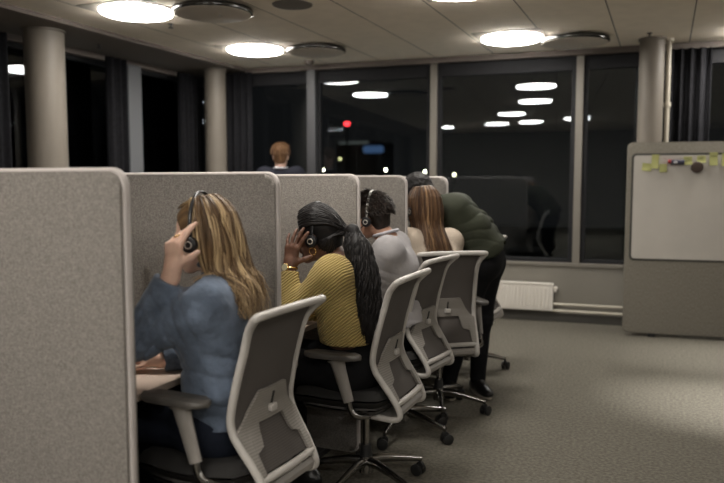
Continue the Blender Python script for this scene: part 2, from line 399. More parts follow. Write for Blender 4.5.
def strands_mesh(name, paths, widths, shades, m, parent, n=5, flat=.45):
    """paths: list of (K,3) arrays; each becomes a tapered strand; all in one hair mesh"""
    VV = []; FF = []; SS = []; off = 0
    for P, w, sh in zip(paths, widths, shades):
        P = np.asarray(P); K = len(P); T = np.gradient(P, axis=0); T /= np.linalg.norm(T, axis=1)[:, None]+1e-9
        ref = P-P.mean(0); c = HC[0] if HC else P.mean(0)
        U = P-c; U -= (U*T).sum(1)[:, None]*T; U /= np.linalg.norm(U, axis=1)[:, None]+1e-9
        Wv = np.cross(T, U); s = np.linspace(0, 1, K); r = w*np.clip(np.minimum(s*8+.35, (1-s)*3.2+.12), 0, 1)
        a = 2*PI*np.arange(n)/n
        ring = P[:, None]+r[:, None, None]*(np.cos(a)[None, :, None]*Wv[:, None]+flat*np.sin(a)[None, :, None]*U[:, None])
        VV.append(ring.reshape(-1, 3))
        i = np.arange(K-1)[:, None]*n; k = np.arange(n)[None]; k2 = (k+1) % n
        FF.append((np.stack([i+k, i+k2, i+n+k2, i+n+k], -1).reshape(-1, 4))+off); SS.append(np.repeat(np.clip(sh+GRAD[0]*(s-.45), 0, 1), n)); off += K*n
    V = np.concatenate(VV); Q = np.concatenate(FF); S = np.concatenate(SS)
    me = bpy.data.meshes.new(name); me.vertices.add(len(V)); me.vertices.foreach_set('co', V.astype(np.float32).ravel())
    me.loops.add(len(Q)*4); me.loops.foreach_set('vertex_index', Q.astype(np.int32).ravel())
    me.polygons.add(len(Q)); me.polygons.foreach_set('loop_start', np.arange(0, len(Q)*4, 4, dtype=np.int32)); me.polygons.foreach_set('loop_total', np.full(len(Q), 4, np.int32))
    me.update(); at = me.attributes.new('strand', 'FLOAT', 'POINT'); at.data.foreach_set('value', S.astype(np.float32))
    me.materials.append(m); me.polygons.foreach_set('use_smooth', np.ones(len(me.polygons), bool))
    return link(name, me, parent)
HC = []; GRAD = [0.0]

# ------------------------------------------------------------------ the room
CZ = 2.71; SOFX = -4.475
PANE = (math.radians(.3), math.radians(.6))     # the panes hang a touch out of square in their frames
WO = (-.8, 7.40); WR = math.radians(3.3)          # the window wall: its own origin and slight turn
bm = B(); box(bm, -5.6, 6.0, -6.0, 8.4, -.1, 0); obj('floor', bm, M['carpet'], kind='structure')
bm = B(); box(bm, SOFX, 6.0, -6.0, 8.3, CZ, CZ+.1); obj('ceiling', bm, M['ceiling'], kind='structure')
bm = B(); box(bm, -5.6, SOFX, -6.0, 8.3, CZ-.035, CZ+.1); obj('ceiling_soffit', bm, M['soffit'], kind='structure')
bm = B(); box(bm, 6.0, 6.1, -6, 8.4, 0, CZ); obj('wall_right', bm, M['white_wall'], kind='structure')
bm = B(); box(bm, -5.6, 6.1, -6.1, -6.0, 0, CZ); obj('wall_front', bm, M['white_wall'], kind='structure')
def wobj(name, bm, m, **k): return obj(name, bm, m, loc=(WO[0], WO[1], 0), rz=WR, **k)
# window wall: parapet, lintel, mullions, panes.  local u runs along it, v out of the room
bm = B(); box(bm, -5.2, 7.2, 0, .18, 0, .575); wobj('wall_back', bm, M['wall'], kind='structure')
bm = B(); box(bm, -5.2, 7.2, -.012, 0, 0, .085); wobj('baseboard_back', bm, M['base'], kind='structure')
bm = B(); box(bm, -3.68, 7.2, -.02, .18, 2.655, 2.75); box(bm, -3.68, 7.2, -.05, -.02, 2.648, 2.672); wobj('trim_lintel', bm, M['soffit'], kind='structure')
bm = B(); box(bm, -5.2, 7.2, -.015, .06, .565, .60, .004); wobj('trim_sill', bm, M['mullion'], kind='structure')
us = [-4.42, -2.86, -1.475, .0, 1.475, 2.95, 4.42, 5.9]
for i, u in enumerate(us):
    w = .035 if i != 1 else .05
    bm = B(); box(bm, u-w, u+w, -.01 if i != 1 else -.05, .12, .6, 2.66, .004)
    wobj('trim_mullion', bm, M['mullion'] if i != 1 else M['dark_mullion'], kind='structure')
for i in range(len(us)-1):
    a, b = us[i]+.035, us[i+1]-.035
    bm = B()
    for (x0, x1, z0, z1) in ((a, a+.045, .6, 2.655), (b-.045, b, .6, 2.655), (a+.045, b-.045, .6, .64), (a+.045, b-.045, 2.515, 2.655)): box(bm, x0, x1, .03, .10, z0, z1, .004)
    fr = wobj('window_%d' % (i+1), bm, M['frame_dark'], kind='structure')
    bm = B(); box(bm, -(b-a)/2+.035, (b-a)/2-.035, -.003, .003, -1.0, 1.0); pn = obj('window_pane', bm, M['glass'], parent=fr, kind='structure', loc=((a+b)/2, .075, 1.63)); pn.rotation_euler = (PANE[0], 0, PANE[1])
# left window wall (X = -5.2)
LX = -5.2
bm = B(); box(bm, LX-.18, LX, -6, 7.35, 0, .575); obj('wall_left', bm, M['wall'], kind='structure')
bm = B(); box(bm, LX-.18, LX+.02, -6, 7.35, 2.62, 2.72); obj('trim_lintel', bm, M['soffit'], kind='structure')
ys = [-5.9, -3.9, -1.9, .2, 2.2, 4.25, 6.07, 7.3]
for i, y in enumerate(ys):
    w = .10 if i == 6 else .05
    bm = B(); box(bm, LX-.12, LX+.06, y-w, y+w, .575, 2.63, .004)
    obj('trim_mullion', bm, M['dark_mullion'] if i != 6 else mat('blue_grey_post', (.16, .165, .175), .45), kind='structure')
for i in range(len(ys)-1):
    a, b = ys[i]+.05, ys[i+1]-.05
    bm = B()
    for (y0, y1, z0, z1) in ((a, a+.05, .575, 2.62), (b-.05, b, .575, 2.62), (a+.05, b-.05, .575, .62), (a+.05, b-.05, 2.575, 2.62)): box(bm, LX-.1, LX-.03, y0, y1, z0, z1, .004)
    fr = obj('window_%d' % (i+11), bm, M['frame_dark'], kind='structure')
    bm = B(); box(bm, LX-.066, LX-.06, a+.04, b-.04, .6, 2.6); obj('window_pane', bm, M['glass'], parent=fr, kind='structure')
# columns
def column(x, y, r, z1, lab):
    bm = B(); lathe(bm, [(r, 0), (r, z1-.02), (r+.012, z1-.018), (r+.012, z1)], 48, (x, y)); o = obj('column', bm, M['column'], kind='structure', smooth='auto'); o['label'] = lab
column(-4.82, 4.58, .160, CZ-.035, 'thick round column at the left')
column(-4.70, 6.88, .12, CZ-.035, 'round column in the far left corner')
column(-.146, 7.12, .108, CZ, 'round column beside the whiteboard')

# curtains
def curtain(name, pts, z0, z1, label):
    bm = B(); P = cr(pts, 1); a, b = np.array(pts[0], float), np.array(pts[-1], float); L = np.linalg.norm(b-a); d = (b-a)/L; nn = np.array((-d[1], d[0]))
    N = int(L/.008)+2; top = []; bot = []
    r = np.random.default_rng(int(L*1000)); ph = r.uniform(0, 6, 4)
    for k in range(N):
        t = k/(N-1)*L
        o = .028*math.sin(t*2*PI/.085+ph[0]+.8*math.sin(t*9+ph[1]))+.008*math.sin(t*2*PI/.04+ph[2])
        p = a+d*t+nn*o; q = a+d*t+nn*o*1.25
        top.append(p); bot.append(q)
    f = [bm.verts.new((p[0], p[1], z1)) for p in top]; g = [bm.verts.new((p[0], p[1], z0)) for p in bot]
    f2 = [bm.verts.new((p[0]+nn[0]*.004, p[1]+nn[1]*.004, z1)) for p in top]; g2 = [bm.verts.new((p[0]+nn[0]*.004, p[1]+nn[1]*.004, z0)) for p in bot]
    for k in range(N-1):
        bm.faces.new((g[k], g[k+1], f[k+1], f[k])); bm.faces.new((g2[k+1], g2[k], f2[k], f2[k+1]))
        bm.faces.new((f[k], f[k+1], f2[k+1], f2[k])); bm.faces.new((g[k+1], g[k], g2[k], g2[k+1]))
    bm.faces.new((f[0], f2[0], g2[0], g[0])); bm.faces.new((f[-1], g[-1], g2[-1], f2[-1]))
    return tag(obj(name, bm, M['curtain'], smooth=True), label, 'curtain')
curtain('curtain', [(-5.02, 3.4), (-5.02, 4.38)], .04, 2.63, 'dark grey curtain left of the thick round column at the left edge')
curtain('curtain', [(-5.02, 5.5), (-5.02, 5.80)], .04, 2.63, 'dark grey curtain left of the pale blue-grey window post')
curtain('curtain', [(-5.02, 6.62), (-5.02, 6.98)], .04, 2.63, 'dark grey curtain just left of the column in the far corner')
curtain('curtain', [(-4.92, 7.04), (-4.36, 7.09)], .04, 2.65, 'dark grey curtain between the far corner column and the back window')
curtain('curtain', [(-.02, 7.34), (.36, 7.36)], .04, 2.64, 'dark grey curtain right of the vertical pipe, behind the whiteboard')

# radiator, pipes
t = thing('radiator', 'white ribbed panel radiator low on the wall under the back window', 'radiator', (WO[0], WO[1], 0), WR)
bm = B(); x0, x1 = -1.45, -.205; z0, z1 = .115, .39
box(bm, x0, x1, -.085, -.045, z0, z1, .008)
nr = 32
for k in range(nr):
    xx = x0+.03+(x1-x0-.06)*(k+.5)/nr
    box(bm, xx-.0095, xx+.0095, -.096, -.084, z0+.035, z1-.035, .004, 1)
obj('panel', bm, M['white_metal'], t)
bm = B(); box(bm, x0, x1, -.092, -.03, z1-.012, z1+.006, .004); obj('top_grille', bm, M['white_metal'], t)
bm = B(); cyl(bm, (x1+.02, -.06), .012, .012, z1-.08, z1-.02, 12); tube(bm, [(x1, -.06, z1-.04), (x1+.04, -.06, z1-.04)], .012); obj('valve', bm, M['white_metal'], t, smooth='auto')
for z, lb in ((.185, 'upper of two cream heating pipes running along the wall right of the radiator'), (.118, 'lower of two cream heating pipes running along the wall right of the radiator')):
    bm = B(); tube(bm, [(x1-.01, -.055, z), (.9, -.055, z), (4.5, -.055, z)], .0135); tag(wobj('heating_pipe', bm, M['pipe'], smooth='auto'), lb, 'pipe', 'heating pipes along the back wall')
bm = B(); cyl(bm, (-.004, 7.19), .021, .021, 0, CZ, 16); cyl(bm, (-.004, 7.19), .032, .032, 2.10, 2.135, 16); cyl(bm, (-.004, 7.19), .04, .04, CZ-.03, CZ, 16)
tag(obj('vertical_pipe', bm, M['pipe'], smooth='auto'), 'thin vertical pipe with a collar right beside the round column by the whiteboard', 'pipe')

# ceiling fixtures
def lamp(x, y, label, plate=True, first=[]):
    if not first:
        t = thing('ceiling_light', label, 'ceiling light', (x, y, CZ), 0, 'round ceiling lights')
        bm = B(); box(bm, -.30, .30, -.30, .30, -.004, .0); obj('shade_plate', bm, M['lampplate'], t)  # flat plate coloured as the shaded opening around the lamp
        bm = B(); lathe(bm, [(.268, -.004), (.282, -.004), (.284, -.006), (.280, -.009), (.274, -.009), (.268, -.006)], 64); obj('ring', bm, M['lampring'], t, smooth='auto')
        bm = B(); lathe(bm, [(.0, -.034), (.15, -.0335), (.25, -.032), (.264, -.026), (.268, -.018), (.268, -.002), (0, -.002)], 64); obj('diffuser', bm, M['lampwhite'], t, smooth='auto')
        bm = B(); box(bm, -.035, .035, -.008, .008, -.040, -.0335, .002); obj('sensor', bm, M['lampring'], t)
        first.append(t); return t
    return copy_tree(first[0], (x, y, CZ), 0, label)
lamp(-3.74, 4.45, 'lit round ceiling light at the upper left, nearer of the left pair')
lamp(-3.73, 6.15, 'lit round ceiling light left of centre, in front of the back windows')
lamp(-1.31, 6.56, 'lit round ceiling light right of centre, near the back windows')
lamp(-1.31, 4.76, 'lit round ceiling light cut by the top edge of the photo')
lamp(.76, 7.02, 'lit round ceiling light just showing at the right edge')
for (x, y) in [(-1.6, -2.0), (-3.81, -3.2), (-1.37, 2.7), (-1.9, .3), (-.6, -1.3), (-2.4, -2.4), (.9, -.3), (1.3, -2.6), (3.4, 3.6), (3.4, .0)]:
    o = lamp(x, y, 'round ceiling light further along the office, over the aisle outside the photo')
def spotlight(x, y, aim, energy, label):
    t = thing('ceiling_spotlight', label, 'spotlight', (x, y, CZ), 0, 'ceiling spotlights over the aisle')
    d = (Vector(aim)-Vector((x, y, CZ-.08))).normalized(); p = Vector((0, 0, -.08))
    bm = B(); cyl(bm, (0, 0), .05, .05, -.012, 0, 20); cyl(bm, (0, 0), .01, .01, -.06, -.01, 10); obj('mount', bm, M['lampring'], t, smooth='auto')
    bm = B(); tube(bm, [p-d*.06, p-d*.05, p+d*.05], [.03, .045, .045], 20, cap=False); obj('housing', bm, M['lampring'], t, smooth='auto')
    sl = bpy.data.lights.new('spot_beam', 'SPOT'); sl.energy = energy; sl.spot_size = math.radians(28); sl.spot_blend = 1; sl.shadow_soft_size = .03; sl.color = (1, .97, .93)
    so = bpy.data.objects.new('spot_beam', sl); COL.objects.link(so); so.parent = t; so.location = p+d*.055; so.rotation_euler = d.to_track_quat('-Z', 'Y').to_euler()
spotlight(2.3, 5.0, (.55, 4.98, 0), 1050, 'spotlight off the right edge, aimed at the nearer bright patch of carpet')
spotlight(2.6, 6.2, (.62, 6.25, 0), 560, 'spotlight off the right edge, aimed at the carpet before the whiteboard')
def disc(x, y, r, label, first=[]):
    t = thing('ceiling_disc', label, 'ceiling disc', (x, y, CZ), 0, 'round hanging ceiling discs')
    bm = B(); lathe(bm, [(0, 0), (.05, 0), (.05, -.012), (r-.02, -.012), (r, -.016), (r+.003, -.03), (r, -.044), (r-.012, -.05), (r-.014, -.045), (0, -.045)], 64); obj('rim', bm, M['discrim'], t, smooth='auto')
    bm = B(); lathe(bm, [(0, -.046), (r-.014, -.046), (r-.014, -.052), (r-.03, -.056), (0, -.056)], 64); obj('perforated_plate', bm, M['disc'], t, smooth='auto')
    bm = B(); cyl(bm, (r*.2, 0), .006, .006, -.075, -.055, 8); obj('pin', bm, M['lampring'], t)
disc(-3.15, 4.60, .295, 'dark rimmed round ceiling disc right of the upper left light')
disc(-3.15, 6.32, .285, 'dark rimmed round ceiling disc right of the left centre light')
disc(-.79, 6.80, .30, 'dark rimmed round ceiling disc right of the light near the column')
bm = B(); lathe(bm, [(0, -.008), (.12, -.008), (.145, -.006), (.15, 0), (0, 0)], 48, (0, 0)); tag(obj('ceiling_speaker', bm, mat('grille_grey', (.16, .145, .13), .7), smooth='auto', loc=(-2.56, 4.75, CZ)), 'small flat round grey grille in the ceiling at the top edge, left of centre', 'ceiling speaker')
def sprink(x, y, z, label):
    bm = B(); cyl(bm, (0, 0), .022, .022, -.006, 0, 16); cyl(bm, (0, 0), .007, .007, -.03, -.006, 8); cyl(bm, (0, 0), .02, .022, -.034, -.03, 12)
    tag(obj('sprinkler', bm, M['darkmetal'], loc=(x, y, z)), label, 'sprinkler', 'ceiling sprinklers')
sprink(-3.79, 4.93, CZ, 'small sprinkler head on the ceiling below the upper left light')
sprink(-4.85, 5.25, CZ-.035, 'small sprinkler head on the lower ceiling strip right of the thick column')
sprink(-.165, 6.85, CZ, 'small sprinkler head on the ceiling above the column by the whiteboard')
bm = B(); lathe(bm, [(0, -.05), (.03, -.045), (.05, -.02), (.055, 0), (0, 0)], 24); tag(obj('smoke_detector', bm, M['soffit'], smooth='auto', loc=(-3.55, 6.95, CZ)), 'small dome smoke detector on the ceiling edge above the back window', 'smoke detector')

# ------------------------------------------------------------------ mobile whiteboard
wa = math.atan2(.10, .773)
t = thing('mobile_whiteboard', 'large grey fabric covered partition with a whiteboard in its upper half, at the right edge', 'whiteboard', (-.318, 6.930, 0), wa)
WB = t; BW = 1.75
bm = B(); slab(bm, rrect(0, BW, .035, 1.768, .045, 8), 0, .052, .012); obj('fabric_body', bm, M['weave'], t, smooth='auto')
bm = B(); slab(bm, rrect(.036, BW-.036, .702, 1.668, .038, 6), -.006, .001, .002); obj('board_edge', bm, M['wframe'], t)
bm = B(); slab(bm, rrect(.054, BW-.054, .720, 1.650, .026, 6), -.010, -.003, .0015); obj('writing_surface', bm, M['wboard'], t)
for x in (.25, BW-.25):
    bm = B(); box(bm, x-.03, x+.03, .004, .048, .0, .036, .006); obj('foot', bm, M['darkmetal'], t)
def on_board(name, x0, x1, z0, z1, m, label, cat, group=None, th=.004, rot=0, pen=0):
    x0 += .035; x1 += .035; z0 -= .048; z1 -= .048
    w, h = (x1-x0)/2, (z1-z0)/2
    T = Matrix.Translation(((x0+x1)/2, -.0105, (z0+z1)/2)) @ Matrix.Rotation(rot, 4, 'Y')
    Mw = Matrix.Translation((-.318, 6.930, 0)) @ Matrix.Rotation(wa, 4, 'Z') @ T
    bm = B(); N = 6
    g = []; g2 = []
    for i in range(N+1):
        s = i/N; lift = .012*(1-s)**2*(1 if group else 0)
        g.append([bm.verts.new((x, -th-lift, -h+2*h*s)) for x in (-w, w)]); g2.append([bm.verts.new((x, -lift, -h+2*h*s)) for x in (-w, w)])
    for i in range(N):
        bm.faces.new((g[i][0], g[i][1], g[i+1][1], g[i+1][0])); bm.faces.new((g2[i][1], g2[i][0], g2[i+1][0], g2[i+1][1]))
        bm.faces.new((g[i][0], g[i+1][0], g2[i+1][0], g2[i][0])); bm.faces.new((g[i+1][1], g[i][1], g2[i][1], g2[i+1][1]))
    bm.faces.new((g[0][0], g2[0][0], g2[0][1], g[0][1])); bm.faces.new((g[N][1], g2[N][1], g2[N][0], g[N][0]))
    o = obj(name, bm, m); o.matrix_world = Mw; tag(o, label, cat, group)
    if pen:
        b2 = B()
        for k in range(pen):
            z = h*.5-k*h*.42; pts = [(-w*.6+w*1.2*j/9, -th-.0135*max(0, (.5-z/(2*h)))**2-.0012, z+.006*math.sin(j*2.1+k)) for j in range(10)]
            tube(b2, pts, .0012, 4)
        obj('handwriting', b2, M['ink'], o)
    return o
G = 'yellow-green sticky notes on the whiteboard'
on_board('sticky_note', .088, .166, 1.560, 1.628, M['note'], 'sticky note curled at the corner, leftmost and lowest on the whiteboard', 'sticky note', G, rot=.12)
on_board('sticky_note', .166, .226, 1.580, 1.705, M['note'], 'tall sticky note crossing the whiteboard top edge, second from the left', 'sticky note', G, rot=.04)
on_board('sticky_note', .232, .296, 1.548, 1.620, M['note'], 'square sticky note just left of and below the dark marker', 'sticky note', G)
on_board('sticky_note', .430, .500, 1.612, 1.684, M['note'], 'sticky note between the dark marker and the round magnet', 'sticky note', G, pen=2)
on_board('sticky_note', .540, .610, 1.628, 1.690, M['note'], 'sticky note just above and right of the round magnet', 'sticky note', G, pen=2, rot=-.03)
on_board('sticky_note', .640, .705, 1.605, 1.720, M['note'], 'tall sticky note crossing the top edge right of the magnet', 'sticky note', G, pen=1)
on_board('sticky_note', .738, .81, 1.598, 1.71, M['note'], 'sticky note cut by the right edge of the photo', 'sticky note', G)
Mw = Matrix.Translation((-.318, 6.930, 0)) @ Matrix.Rotation(wa, 4, 'Z')
e = thing('board_marker', 'dark blue marker with red tip and white label stuck on the whiteboard', 'marker', (0, 0, 0)); e.matrix_world = Mw @ Matrix.Translation((.045, 0, -.05))
bm = B(); tube(bm, [(.315, -.028, 1.636), (.425, -.028, 1.636)], .021, 12); obj('barrel', bm, M['navy'], e, smooth='auto')
bm = B(); tube(bm, [(.29, -.028, 1.644), (.317, -.028, 1.642)], .018, 12); obj('cap', bm, M['red'], e, smooth='auto')
bm = B(); box(bm, .335, .365, -.051, -.046, 1.628, 1.645); obj('label', bm, M['label'], e)
b2 = B()
for k in range(5): tube(b2, [(.27+.025*k+.03*math.sin(j*1.7+k), -.0108, 1.60+.012*j+.004*math.cos(j*3)) for j in range(7)], .0014, 4)
o = obj('red_scribble', b2, M['redink']); o.matrix_world = Mw @ Matrix.Translation((.045, 0, -.05)); tag(o, 'faint red pen scribbles on the whiteboard around the marker', 'scribble')
bm = B(); r = .05
A = [(.575+r*math.cos(2*PI*k/32), 1.542+r*math.sin(2*PI*k/32)) for k in range(32)]; slab(bm, A, -.045, -.0105, .005)
o = obj('round_magnet', bm, M['magnet'], smooth='auto'); o.matrix_world = Mw; tag(o, 'dark brown round magnet stuck on the whiteboard', 'magnet')

# ------------------------------------------------------------------ booth panels and desks
PY = [1.61, 2.475, 3.285, 4.00, 4.86]
plabels = ['tall grey felt booth panel nearest the camera, filling the left edge',
           'tall grey felt booth panel behind the woman in the denim shirt',
           'tall grey felt booth panel behind the woman in the mustard jumper',
           'grey felt booth panel behind the man in the pale grey jumper',
           'farthest grey felt booth panel, its corner above the bending man in green']
for i, y in enumerate(PY):
    t = thing('booth_panel', plabels[i], 'partition panel', (-1.408, y, 0), 0, 'grey felt booth panels'); 
    out = rrect(-1.55, 0, .03, 1.440, .045, 8)
    bm = B(); slab(bm, out, -.024, .024, .016); obj('felt_board', bm, M['felt'], t, smooth='auto')
    P = [(-1.553, 0, .08)]+[(p[0]+(.0015 if p[0] > -.5 else -.0015), 0, p[1]+.0015) for p in reversed(out) if p[1] > .08]+[(.0015, 0, .08)]
    bm = B(); 
    P2 = [(p[0]+.0015, 0, p[1]) for p in out if p[0] > -.1 and p[1] < .1]+[(p[0]*1.0+(.0015 if p[0] > -.1 else 0), 0, p[1]+.0015) for p in out if p[1] > 1.3]
    tube(bm, P2, .0095, 10, flat=1.4); obj('lit_rim', bm, M['felt_edge'], t, smooth=True)  # tube along the panel edge, coloured as the highlight from above
    for x in (-1.3, -.2):
        bm = B(); box(bm, x-.03, x+.03, -.10, .10, 0, .03, .004); obj('foot', bm, M['darkmetal'], t)
dl = ['pale wooden desktop in the nearest booth, under the hand of the woman in denim', 'pale desk in the booth of the woman in the mustard jumper',
      'pale desk in the booth of the man in the pale grey jumper', 'pale desk in the booth of the woman with straight chestnut hair']
for i in range(4):
    ya, yb = PY[i]+.03, PY[i+1]-.03
    t = thing('desk', dl[i], 'desk', (-1.54, (ya+yb)/2, 0), 0, 'desks in the booths'); h = (yb-ya)/2
    bm = B(); box(bm, -.66, 0, -h, h, .705, .730, .003); obj('desktop', bm, M['desk'], t)
    bm = B(); box(bm, .0, .003, -h, h, .706, .729, .001); obj('edge_band', bm, M['deskedge'], t)
    for y in (-h+.05, h-.05):
        bm = B(); box(bm, -.40, -.34, y-.025, y+.025, .03, .705, .004); box(bm, -.62, -.08, y-.03, y+.03, .0, .03, .004); obj('leg', bm, M['darkmetal'], t)
# monitors
mon = None
ml = ['dark monitor in the nearest booth, a sliver of its edge beside the front panel', 'monitor on the desk of the woman in the mustard jumper', 'monitor on the desk of the man in the grey jumper', 'monitor on the desk of the woman with chestnut hair']
for i in range(4):
    yc = (PY[i]+PY[i+1])/2
    loc = (-2.03, yc, .730)
    if mon is None:
        t = thing('monitor', ml[0], 'monitor', loc, 0, 'monitors in the booths'); mon = t
        bm = B(); box(bm, -.012, .012, -.27, .27, .11, .43, .008); obj('casing', bm, M['blackplastic'], t)
        bm = B(); box(bm, .012, .0135, -.258, .258, .125, .42); obj('screen', bm, M['screen'], t)
        bm = B(); box(bm, -.035, -.012, -.03, .03, .0, .2, .004); obj('stand', bm, M['darkmetal'], t)
        bm = B(); box(bm, -.10, .07, -.11, .11, .0, .01, .003); obj('foot', bm, M['darkmetal'], t)
    else: copy_tree(mon, loc, 0, ml[i])
bm = B()
for k in range(3):
    P = [(-1.84+.006*k+.055*math.cos(a), 2.19+.035*math.sin(a)*1.2, .736+.006*k+.02*max(0, math.sin(a+.4))) for a in np.linspace(0, 2*PI, 25)[:-1]]
    tube(bm, P, .0055, 8, closed=True)
tag(obj('coiled_cable', bm, M['rubber'], smooth=True), 'black coiled headset cable on the nearest desk beyond the hand', 'cable')

# ------------------------------------------------------------------ office chairs (face -X at zero turn)
def xp(z):
    zs = [.40, .44, .50, .56, .61, .66, .78, .92, .97, 1.0]; xs = [.222, .215, .180, .138, .110, .105, .130, .170, .192, .225]
    return float(np.interp(z, zs, xs))
def hwid(z): return float(np.interp(z, [.40, .5, .62, .8, 1.0], [.160, .167, .179, .174, .188]))
def make_chair(loc, rz, label, base_rz):
    t = thing('office_chair', label, 'office chair', loc, rz, 'grey mesh-back office chairs')
    # star base
    bs = B(); cyl(bs, (0, 0), .036, .030, .07, .145, 20); hub = obj('star_base', bs, M['chrome'], t, smooth='auto'); hub.rotation_euler = (0, 0, base_rz)
    bs = B(); cyl(bs, (0, 0), .031, .024, .145, .20, 20); obj('collar', bs, M['rubber'], hub, smooth='auto')
    for k in range(5):
        a = 2*PI*k/5; c, s = math.cos(a), math.sin(a)
        bm = B(); P = [(c*r, s*r, z) for r, z in ((.02, .118), (.08, .120), (.16, .108), (.24, .092), (.29, .082))]
        tube(bm, P, [.026, .022, .018, .015, .013], 10, flat=.8, up=(0, 0, 1)); lg = obj('base_leg', bm, M['chrome'], hub, smooth='auto')
        bm = B(); ca = a+1.1+k
        cx, cy = c*.285, s*.285; d = Vector((math.cos(ca), math.sin(ca), 0)); nrm = Vector((-d.y, d.x, 0))
        tube(bm, [(cx, cy, .05), (cx, cy, .082)], .007, 8)
        for sg in (-1, 1):
            p = Vector((cx, cy, .029))+d*.012
            tube(bm, [p+nrm*sg*.006, p+nrm*sg*.012, p+nrm*sg*.024, p+nrm*sg*.027], [.024, .029, .029, .022], 20)
        tube(bm, [Vector((cx, cy, .05))+nrm*-.008, Vector((cx, cy, .05))+nrm*.008], .02, 12)
        obj('caster', bm, M['rubber'], hub, smooth='auto')
    bm = B(); cyl(bm, (0, 0), .015, .015, .19, .38, 16); obj('gas_stem', bm, M['chrome'], t, smooth='auto')
    bm = B(); box(bm, -.13, .12, -.085, .085, .365, .415, .012); box(bm, -.19, -.1, -.05, .05, .375, .41, .01)
    tube(bm, [(-.02, -.08, .39), (-.03, -.22, .385)], .007, 8); obj('tilt_mechanism', bm, M['shell'], t, smooth='auto')
    # seat: rounded cushion with waterfall front
    def cushion(x0, x1, w, z0, z1, e=.10, drop=.02, ny=18, nx=22):
        bm = B(); top = []; bot = []
        for i in range(nx+1):
            u = -1+2*i/nx; rt = []; rb = []
            for j in range(ny+1):
                v = -1+2*j/ny
                # map square to superellipse
                uu, vv = u*math.sqrt(1-.32*v*v), v*math.sqrt(1-.32*u*u)
                x = (x0+x1)/2+(x1-x0)/2*uu*1.06; y = w*vv*1.06
                m_ = max(abs(u), abs(v)); ed = max(0, (m_-.78)/.22); zz = z1-(z1-z0)*.5*(1-math.sqrt(max(0, 1-ed*ed)))-drop*max(0, -uu-.5)*2+.008*abs(vv)
                zb = z0+(z1-z0)*.5*(1-math.sqrt(max(0, 1-ed*ed)))-drop*max(0, -uu-.5)*2
                rt.append(bm.verts.new((x, y, zz))); rb.append(bm.verts.new((x, y, min(zb, zz))))
            top.append(rt); bot.append(rb)
        for i in range(nx):
            for j in range(ny):
                bm.faces.new((top[i][j], top[i+1][j], top[i+1][j+1], top[i][j+1])); bm.faces.new((bot[i][j+1], bot[i+1][j+1], bot[i+1][j], bot[i][j]))
        bmesh.ops.remove_doubles(bm, verts=bm.verts, dist=.0006)
        return bm
    obj('seat', cushion(-.29, .17, .245, .435, .505), M['seat'], t, smooth=True)
    obj('seat_shell', cushion(-.25, .15, .225, .400, .447, drop=.01), M['shell'], t, smooth=True)
    # back frame, one bent loop
    half = [(.03, .14, .390), (.12, .150, .386), (.190, .158, .386), (.222, .160, .402), (.215, .161, .44), (.180, .167, .50), (.138, .174, .56), (.112, .178, .605), (.105, .179, .66), (.130, .175, .78), (.155, .172, .87), (.170, .176, .92), (.186, .184, .952), (.212, .199, .980), (.229, .204, .994), (.236, .180, .998), (.237, .09, 1.0), (.238, 0, 1.0)]
    loop = half+[(x, -y, z) for x, y, z in reversed(half[:-1])]
    P = cr([np.array(p) for p in loop], 4); rs = [.0165]*len(P)
    bm = B(); tube(bm, P, .0140, 12, flat=1.0)
    obj('back_frame', bm, M['grey_plastic'], t, smooth=True)
    # mesh
    bm = B(); nz, ny = 26, 10; F = []; K = []
    for i in range(nz+1):
        z = .468+(.988-.468)*i/nz; w = hwid(z)-.004; r1 = []; r2 = []
        for j in range(ny+1):
            v = -1+2*j/ny; dx = .022*(1-v*v)*math.sin(PI*min(1, max(0, (z-.45)/.55)))
            r1.append(bm.verts.new((xp(z)-.004+dx, w*v, z))); r2.append(bm.verts.new((xp(z)+.001+dx, w*v, z)))
        F.append(r1); K.append(r2)
    for i in range(nz):
        for j in range(ny):
            bm.faces.new((F[i][j+1], F[i][j], F[i+1][j], F[i+1][j+1])); bm.faces.new((K[i][j], K[i][j+1], K[i+1][j+1], K[i+1][j]))
    for i in range(nz):
        bm.faces.new((F[i][0], K[i][0], K[i+1][0], F[i+1][0])); bm.faces.new((K[i][ny], F[i][ny], F[i+1][ny], K[i+1][ny]))
    obj('mesh_back', bm, M['mesh'], t, smooth=True)
    # lumbar bridge: cells of a fine grid that fall inside the outline, bent to the profile
    def inside(y, z):
        y = abs(y)
        top = np.interp(y, [0, .095, .15, .175, .205, .22], [.725, .725, .65, .625, .607, .60])
        bot = np.interp(y, [0, .088, .110, .165, .172, .1721, .22], [.615, .615, .545, .532, .527, .455, .455])
        return bot, top
    bm = B(); ny = 44; rows = 14; R1 = []; R2 = []
    for j in range(ny+1):
        y = -.212+.424*j/ny; b_, t_ = inside(y, 0); a1 = []; a2 = []
        for i in range(rows+1):
            z = b_+(t_-b_)*i/rows; yy = y*hwid(z)/.214
            v = yy/hwid(z); dx = .022*(1-v*v)*math.sin(PI*min(1, max(0, (z-.45)/.55)))
            x = xp(z)+.004+dx; a1.append(bm.verts.new((x, yy, z))); a2.append(bm.verts.new((x+.012, yy, z)))
        R1.append(a1); R2.append(a2)
    for j in range(ny):
        for i in range(rows):
            bm.faces.new((R1[j][i], R1[j+1][i], R1[j+1][i+1], R1[j][i+1])); bm.faces.new((R2[j+1][i], R2[j][i], R2[j][i+1], R2[j+1][i+1]))
        bm.faces.new((R1[j][0], R2[j][0], R2[j+1][0], R1[j+1][0])); bm.faces.new((R1[j][rows], R1[j+1][rows], R2[j+1][rows], R2[j][rows]))
    lb = obj('lumbar_support', bm, M['lumbar'], t, smooth='auto')
    def xs(z): return xp(z)+.016+.022*math.sin(PI*(z-.45)/.55)
